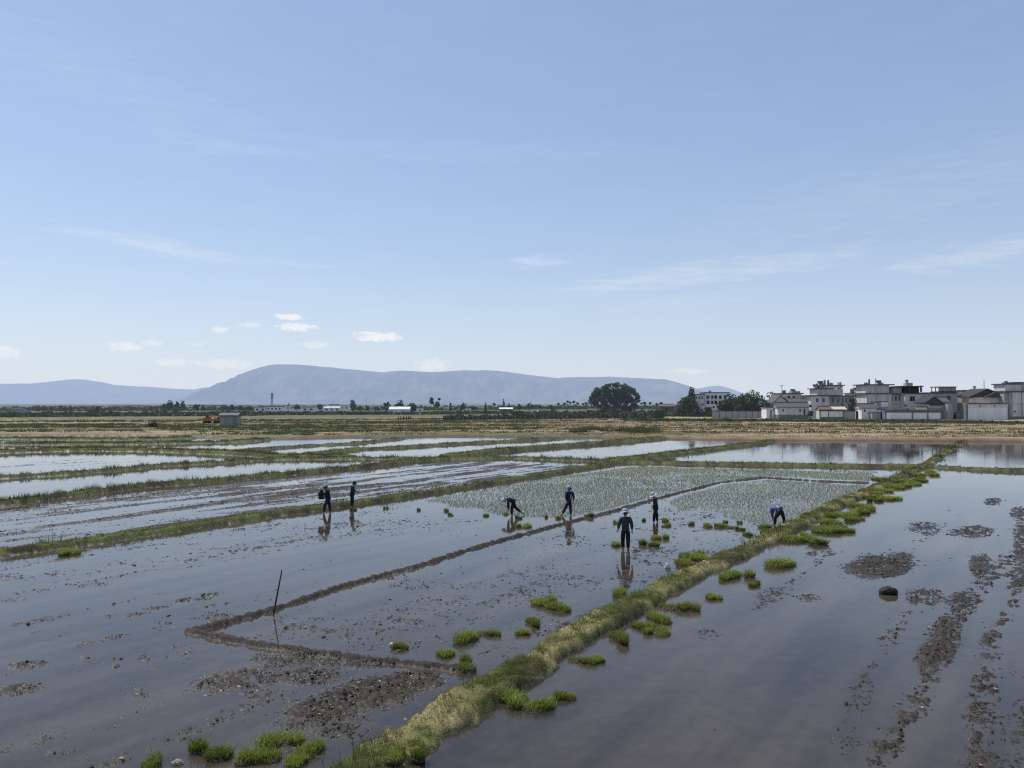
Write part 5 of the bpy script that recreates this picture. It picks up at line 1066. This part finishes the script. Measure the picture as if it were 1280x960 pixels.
def upole(px, pyb, pyt, D, label, arms=1):
    x, y, z = W(px, pyb, D); zt = W(px, pyt, D)[2] - z
    o = MB().tube([(0, 0, -.5), (0, 0, zt)], [.15, .09], 7).build("utility_pole", CONC, loc=(x, y, z)); tag(o, label, "utility pole", "utility poles around the village")
    for k in range(arms):
        c = MB().box(-.8, .8, -.05, .05, zt - .35 - k * .8, zt - .25 - k * .8).build("crossarm", STEEL, o)
        for q in (-.7, 0, .7): MB().lathe([(.04, 0), (.06, .06), (.03, .16)], (q, 0, zt - .25 - k * .8), 6).build("insulator", CONC, c)
    return o
upole(977.5, 506, 481, 258, "utility pole standing over the tiled roofs at the left of the village"); upole(1094.8, 510, 472.5, 250, "thin pole right in front of the tall plain house", 0); upole(1230.3, 500, 474, 270, "pole sticking up behind the big dark gable", 0); upole(1248, 500, 480.3, 272, "short pole with crossarm right of the big gable", 2)
upole(457.5, 514, 498, 560, "thin distant pole over the far town", 1); upole(227, 514, 500, 560, "thin distant pole by the tall dark tree group", 1)

# ------------------------------------------------------------------ trees
LEAF = mat("tree_leaves", attr="tint", rough=.7, var=.25, scale=.6, spec=.15, transl=.25, haze=True)
BARK = mat("bark", (.055, .042, .032), rough=.95, var=.4, scale=3, haze=True)
def crown_mesh(blobs, n, leaf, cols, seed, squash=.8):
    g = np.random.default_rng(seed); B = np.array(blobs, float); wv = B[:, 3] ** 2.2; k = g.choice(len(B), n, p=wv / wv.sum())
    d = g.normal(0, 1, (n, 3)); d /= np.linalg.norm(d, axis=1)[:, None]; q = g.uniform(.55, 1.06, n) ** .6
    P = B[k, :3] + d * (B[k, 3] * q)[:, None] * np.array((1, 1, squash)); P += g.normal(0, .12 * leaf, (n, 3))
    keep = fbm(P[:, 0] * 1.1 / leaf ** .5 + P[:, 2] * .8, P[:, 1] * 1.1 / leaf ** .5 - P[:, 2], seed, 2) > -.42; P, d, k = P[keep], d[keep], k[keep]; n = len(P)
    nrm = d + g.normal(0, .7, (n, 3)); nrm /= np.linalg.norm(nrm, axis=1)[:, None]; u = np.cross(nrm, g.normal(0, 1, (n, 3))); u /= np.linalg.norm(u, axis=1)[:, None] + 1e-9; v = np.cross(nrm, u)
    s = leaf * g.uniform(.6, 1.4, n)[:, None]; V = np.stack([P - u * s * .5, P + v * s * .32, P + u * s * .55, P - v * s * .32], 1).reshape(-1, 3)
    c = np.array(cols)[g.integers(0, len(cols), n)] * g.uniform(.7, 1.3, (n, 1)) * (.75 + .5 * g.uniform(0, 1, len(B))[k])[:, None]
    return raw_mesh("crown", V, np.arange(n * 4).reshape(-1, 4), colors=np.repeat(c, 4, 0))
def trunk_mb(h, r_, limbs, seed, base=(0, 0)):
    g = random.Random(seed); mb = MB(); mb.tube([(0, 0, -.3), (g.uniform(-.1, .1) * r_, 0, h * .4), (g.uniform(-.6, .6) * r_, g.uniform(-.6, .6) * r_, h)], [r_ * 1.25, r_ * .9, r_ * .6], 9)
    for p in limbs: p = Vector(p); s = Vector((0, 0, h * g.uniform(.55, .95))); mb.tube([s, s.lerp(p, .5) + Vector((0, 0, .08 * p.length)), p], [r_ * .5, r_ * .34, r_ * .12], 6)
    return mb
DG = [(.028, .050, .016), (.04, .066, .02), (.022, .038, .013), (.055, .08, .026)]; MG = [(.05, .075, .024), (.07, .095, .03), (.038, .058, .02)]; GG = [(.06, .075, .04), (.08, .09, .05), (.045, .06, .03)]
def tree(name, px, pyb, pyt, wpx, D, label, shape="round", cols=DG, n=900, leaf=.6, seed=1, group=None, trunk=.3):
    x, y, _ = W(px, 510, D); gz = float(terrain(np.array([x]), np.array([y]), False)[0]); Ht = W(px, pyt, D)[2] - gz; w = wpx * D / F; g = random.Random(seed); hw = w / 2
    z0 = Ht * trunk; bl = []
    if shape == "round":
        for k in range(14): a, q = g.uniform(0, 6.283), g.uniform(.15, .72); bl.append((q * hw * math.cos(a), q * hw * math.sin(a), z0 + (Ht - z0) * g.uniform(.2, .75 - .25 * q), hw * g.uniform(.26, .42)))
        bl.append((0, 0, Ht - hw * .35, hw * .38)); bl.append((-hw * .2, 0, z0 + (Ht - z0) * .45, hw * .5))
    elif shape == "column":
        for k in range(9): t = k / 8; bl.append((g.uniform(-.12, .12) * hw, g.uniform(-.12, .12) * hw, z0 + (Ht - z0) * (.06 + .88 * t), hw * (.55 + .45 * math.sin(math.pi * min(1, t * .85 + .12)))))
    elif shape == "airy":
        for k in range(11): a, q = g.uniform(0, 6.283), g.uniform(.2, .8); bl.append((q * hw * math.cos(a), q * hw * math.sin(a), z0 + (Ht - z0) * g.uniform(.15, .88), hw * g.uniform(.2, .34)))
    elif shape == "palm":
        for k in range(6): bl.append((g.uniform(-.5, .5) * hw, g.uniform(-.5, .5) * hw, Ht - hw * g.uniform(.4, 1.1), hw * .5))
    elif shape == "cone":
        for k in range(8): t = k / 7; bl.append((g.uniform(-.1, .1) * hw, g.uniform(-.1, .1) * hw, z0 + (Ht - z0) * (.05 + .88 * t), hw * (1.0 - .82 * t)))
    root = empty(name, (x, y, gz)); tag(root, label, "tree", group)
    limbs = [Vector(b[:3]) for b in bl[:6]]
    trunk_mb(z0 + (Ht - z0) * .35 if shape != "palm" else Ht - hw, max(.12, Ht * .018 + w * .006), limbs if shape != "palm" else [], seed).build("trunk", BARK, root, smooth=True)
    link("crown", crown_mesh(bl, n, leaf, cols, seed, .85), LEAF, root)
    return root
# the great spreading tree
x, y, _ = W(768, 510, 470); gz = float(terrain(np.array([x]), np.array([y]), False)[0]); g = random.Random(5); S = 470 / F
gt = empty("great_tree", (x, y, gz)); tag(gt, "great spreading dark green tree standing alone on the skyline", "tree"); bl = []
prof = [(-29, 499), (-27, 494), (-24, 490), (-20, 486), (-14, 483), (-8, 480.5), (-2, 479), (4, 479), (10, 481), (16, 483.5), (21, 486), (26, 490), (28.5, 494), (27, 498), (20, 497), (10, 491), (0, 488), (-10, 490), (-18, 494), (-24, 500), (-14, 500), (-5, 497), (6, 498), (15, 501), (24, 504), (-20, 505), (-9, 506), (3, 505), (13, 507), (19, 509), (0, 510), (-12, 510), (7, 512)]
for dx, py in prof:
    for k in range(2):
        yy = g.uniform(-1, 1) * 9 * (1 - abs(dx) / 32); bl.append(((dx + g.uniform(-1.5, 1.5)) * S, yy, W(768, py + g.uniform(0, 1.5), 470)[2] - gz - 1.0, g.uniform(1.3, 2.5)))

for k in range(26): dx = g.uniform(-20, 20); bl.append((dx * S, g.uniform(-7, 7), W(768, 486 + abs(dx) * .28 + g.uniform(0, 14), 470)[2] - gz, g.uniform(1.8, 3.0)))
trunk_mb(6, .9, [b[:3] for b in bl[::5]], 3).build("trunk", BARK, gt, smooth=True); link("crown", crown_mesh(bl, 24000, .75, DG, 5, .8), LEAF, gt)
TV, TF = "trees beside the village", "far-off trees along the plain"
tree("round_tree", 861, 519, 494, 44, 300, "broad dark bushy tree left of the three storey villa", "round", DG, 3600, .6, 21, TV, .06); tree("cypress", 864.5, 519, 484.3, 9.5, 312, "dark upright tree poking above the bushy one by the villa", "column", DG, 1500, .5, 22, TV, .3)
tree("round_tree", 913, 519, 491, 40, 285, "dark tree hiding the right side of the villa", "round", DG, 3000, .6, 23, TV, .06); tree("round_tree", 941, 520, 487, 50, 275, "large dark tree between villa and village houses", "round", DG, 4200, .6, 24, TV, .06); tree("round_tree", 964, 518, 489.5, 28, 290, "dark tree touching the leftmost village house", "round", DG, 2000, .6, 25, TV, .1); tree("round_tree", 927, 520, 498, 26, 272, "lower rounded tree in front, between two larger dark ones", "round", MG, 1500, .5, 26, TV, .05)
tree("round_tree", 1066, 521, 497.5, 15, 256, "dark leafy tree in the yard of the big tank topped house", "round", DG, 1500, .45, 27, TV, .1); tree("shrub_tree", 1013, 521, 506, 8, 246, "shrubby tree at the end wall of the long low farmhouse", "round", MG, 800, .4, 28, TV, .08); tree("shrub_tree", 1120, 514, 504.5, 9, 246, "low green shrub in front of the wing coloured as sunlit", "round", MG, 700, .4, 29, TV, .05); tree("shrub_tree", 1132, 514, 505.5, 9, 245, "low green shrub above the three bay yard wall", "round", MG, 700, .4, 30, TV, .05); tree("shrub_tree", 1053, 513, 504, 9, 257, "shrub under the side wing windows of the big house", "round", DG, 700, .4, 31, TV, .05)
tree("round_tree", 500, 516, 499.5, 18, 470, "round dark tree, taller of two above the pale greenhouse", "round", DG, 1500, .8, 41, TF, .1); tree("round_tree", 515, 516, 503, 19, 465, "round dark tree, lower right of two by the pale greenhouse", "round", DG, 1400, .8, 42, TF, .1); tree("airy_tree", 543.5, 516, 495.2, 15, 450, "lone airy tree with gaps in its crown right of the greenhouse", "airy", MG, 1100, .7, 43, TF, .3); tree("round_tree", 483, 515, 503, 12, 520, "grey green tree left of the greenhouse", "airy", GG, 800, .8, 44, TF, .2)
tree("round_tree", 212, 515, 500, 13, 600, "tallest of the dark tree group on the left skyline", "round", DG, 1000, 1.0, 45, TF, .1); tree("round_tree", 221, 515, 501.5, 9, 610, "second tree of the dark group on the left skyline", "airy", DG, 700, 1.0, 46, TF, .2); tree("round_tree", 229, 515, 501, 8, 600, "right end tree of the dark group on the left skyline", "round", DG, 600, 1.0, 47, TF, .2); tree("round_tree", 205, 515, 504.5, 10, 600, "low tree at the left foot of the dark skyline group", "round", DG, 600, 1.0, 48, TF, .1)
tree("dark_tree", 121.5, 515, 508, 5, 440, "small dark upright tree on the left plain", "column", DG, 400, .7, 49, TF, .1)
for k, (px, t_, w_, sh, lab) in enumerate(((246, 505, 9, "airy", "airy tree right of the dark skyline group"), (254, 506, 7, "round", "tree above the orange excavator"), (279, 506, 12, "round", "tree crowns above the grey green hut"), (290, 505.5, 8, "round", "tree right behind the grey green hut"), (300, 507, 7, "airy", "thin tree between hut and town row"), (312, 507, 9, "round", "tree at the left end of the town row"), (328, 507, 8, "round", "tree left of the lattice mast"), (361, 503.5, 6, "cone", "pointed tree right of the lattice mast"), (371, 505, 11, "round", "rounded tree over the town's white houses"), (401, 504.5, 14, "round", "dark rounded tree in the middle of the town row"), (441, 500.5, 8, "column", "dark tall cypress right of the town row"), (450, 506.5, 8, "round", "low tree beside the tall cypress"), (459, 505.5, 5, "cone", "small pointed tree right of the tall cypress"), (470, 507, 10, "airy", "airy tree before the wooded patch"),
                            (563, 500, 3.2, "cone", "slim dark poplar right of the airy tree"), (577, 506, 5, "airy", "thin tree among the scattered poplars"), (581, 502.5, 7, "airy", "taller thin tree among the scattered poplars"), (592, 507, 6, "round", "low bush tree right of the thin poplars"), (607, 503, 4, "cone", "slanting slim tree left of the white roofed shed"), (618, 503.5, 4.5, "palm", "palm like tree left of the white roofed shed"), (629.5, 498.5, 5, "cone", "sharp pointed dark tree over the white roofed shed"), (636.5, 504, 6, "round", "rounded tree right above the white roofed shed"), (649, 505, 7, "round", "tree left of the grey domed tree"), (662, 502, 13, "round", "grey domed tree in the middle distance"), (675, 505, 8, "airy", "airy tree right of the grey domed tree"), (690, 507, 9, "airy", "low airy tree before the thin palms"))):
    tree("far_tree", px, 515, t_, w_, 520 + (k * 37) % 90, lab, sh, [DG, MG, GG][k % 3] if sh != "cone" else DG, 420, .9, 60 + k, TF, .15 if sh != "cone" else .05)
PALML = "thin palm like tree in the scattered row at the foot of the mountain"
for k, (px, t_, w_) in enumerate(((698, 503.5, 3.5), (706, 503, 4), (709, 500.5, 4), (713, 502, 4), (717, 501, 4), (722, 503, 3.6), (729, 503.5, 4), (733, 502.5, 4.4), (802, 503, 4), (806, 502, 4.4), (813, 502.5, 4), (821, 504, 4), (826, 502.5, 4.6))):
    tree("palm_tree", px, 515, t_, w_, 560 + (k * 29) % 60, PALML, "palm", DG, 160, .9, 120 + k, "thin palms at the foot of the mountain", .2)
# wooded belt and hedges that read as one mass
def belt(name, label, az0, az1, r0, r1, n, hr, seed, cols, lf=1.1):
    a = RNG.uniform(az0, az1, n); r = RNG.uniform(r0, r1, n); hgt = hr[0] + (hr[1] - hr[0]) * np.clip(.5 + .8 * fbm(a * 220, r * .02, seed, 3), 0, 1)
    x, y = r * np.sin(a), r * np.cos(a); z = terrain(x, y, False) + hgt * RNG.uniform(.0, 1, n) ** .8
    P = np.stack([x, y, z], 1); d = RNG.normal(0, 1, (n, 3)); d /= np.linalg.norm(d, axis=1)[:, None]; u = np.cross(d, RNG.normal(0, 1, (n, 3))); u /= np.linalg.norm(u, axis=1)[:, None]; v = np.cross(d, u); s = lf * RNG.uniform(.6, 1.5, (n, 1))
    V = np.stack([P - u * s, P + v * s * .6, P + u * s, P - v * s * .6], 1).reshape(-1, 3)
    c = pal(n, cols, [1] * len(cols)) * (.8 + .4 * fbm(a * 150, r * .05, seed + 2, 2))[:, None]
    tag(link(name, raw_mesh(name, V, np.arange(n * 4).reshape(-1, 4), colors=np.repeat(c, 4, 0)), LEAF), label, "trees", kind="stuff")
az = lambda px: math.atan((px - 640) / F)
belt("far_woods", "blue grey belt of trees and hedges along the foot of the mountains", az(-80), az(880), 640, 820, 15000, (.6, 3.4), 401, GG, 1.2)
belt("hedge_belt", "dark hedges before the far town on the left", az(-80), az(330), 380, 470, 6000, (.3, 1.5), 403, MG, .9)
belt("hedge_belt", "low hedges between town row and the vine rows", az(300), az(640), 400, 470, 4500, (.2, 1.1), 405, MG, .9)
belt("shrub_belt", "dense shrubs under the great tree", az(640), az(900), 300, 380, 9000, (.4, 2.0), 407, [(.035, .055, .025), (.05, .07, .03), (.065, .075, .04)], .7)
belt("vine_rows", "dark green vine rows in front of the shrubs", az(555), az(830), 262, 300, 9000, (.4, 1.7), 409, [(.035, .06, .024), (.05, .075, .03), (.06, .07, .035)], .5)
belt("yard_scrub", "scrub growing along the village yard walls", az(800), az(1290), 233, 237, 3000, (.1, .8), 411, MG, .3)
for k in range(44):
    px = 562 + k * 5.9; x, y, _ = W(px, 520, 260 + (k % 3)); gz = float(terrain(np.array([x]), np.array([y]), False)[0])
    if k == 0:
        o0 = MB().tube([(0, 0, -.3), (0, 0, 2.0)], [.06, .05], 6).build("vine_post", CONC); MB().tube([(-.5, 0, 1.85), (.5, 0, 1.85)], .03, 5).build("crossbar", STEEL, o0); o = o0
    else: o = copy_tree(o0)
    o.location = (x, y, gz); tag(o, "slim pale post in the long row holding up the dark green vines", "post", "posts of the vine rows")
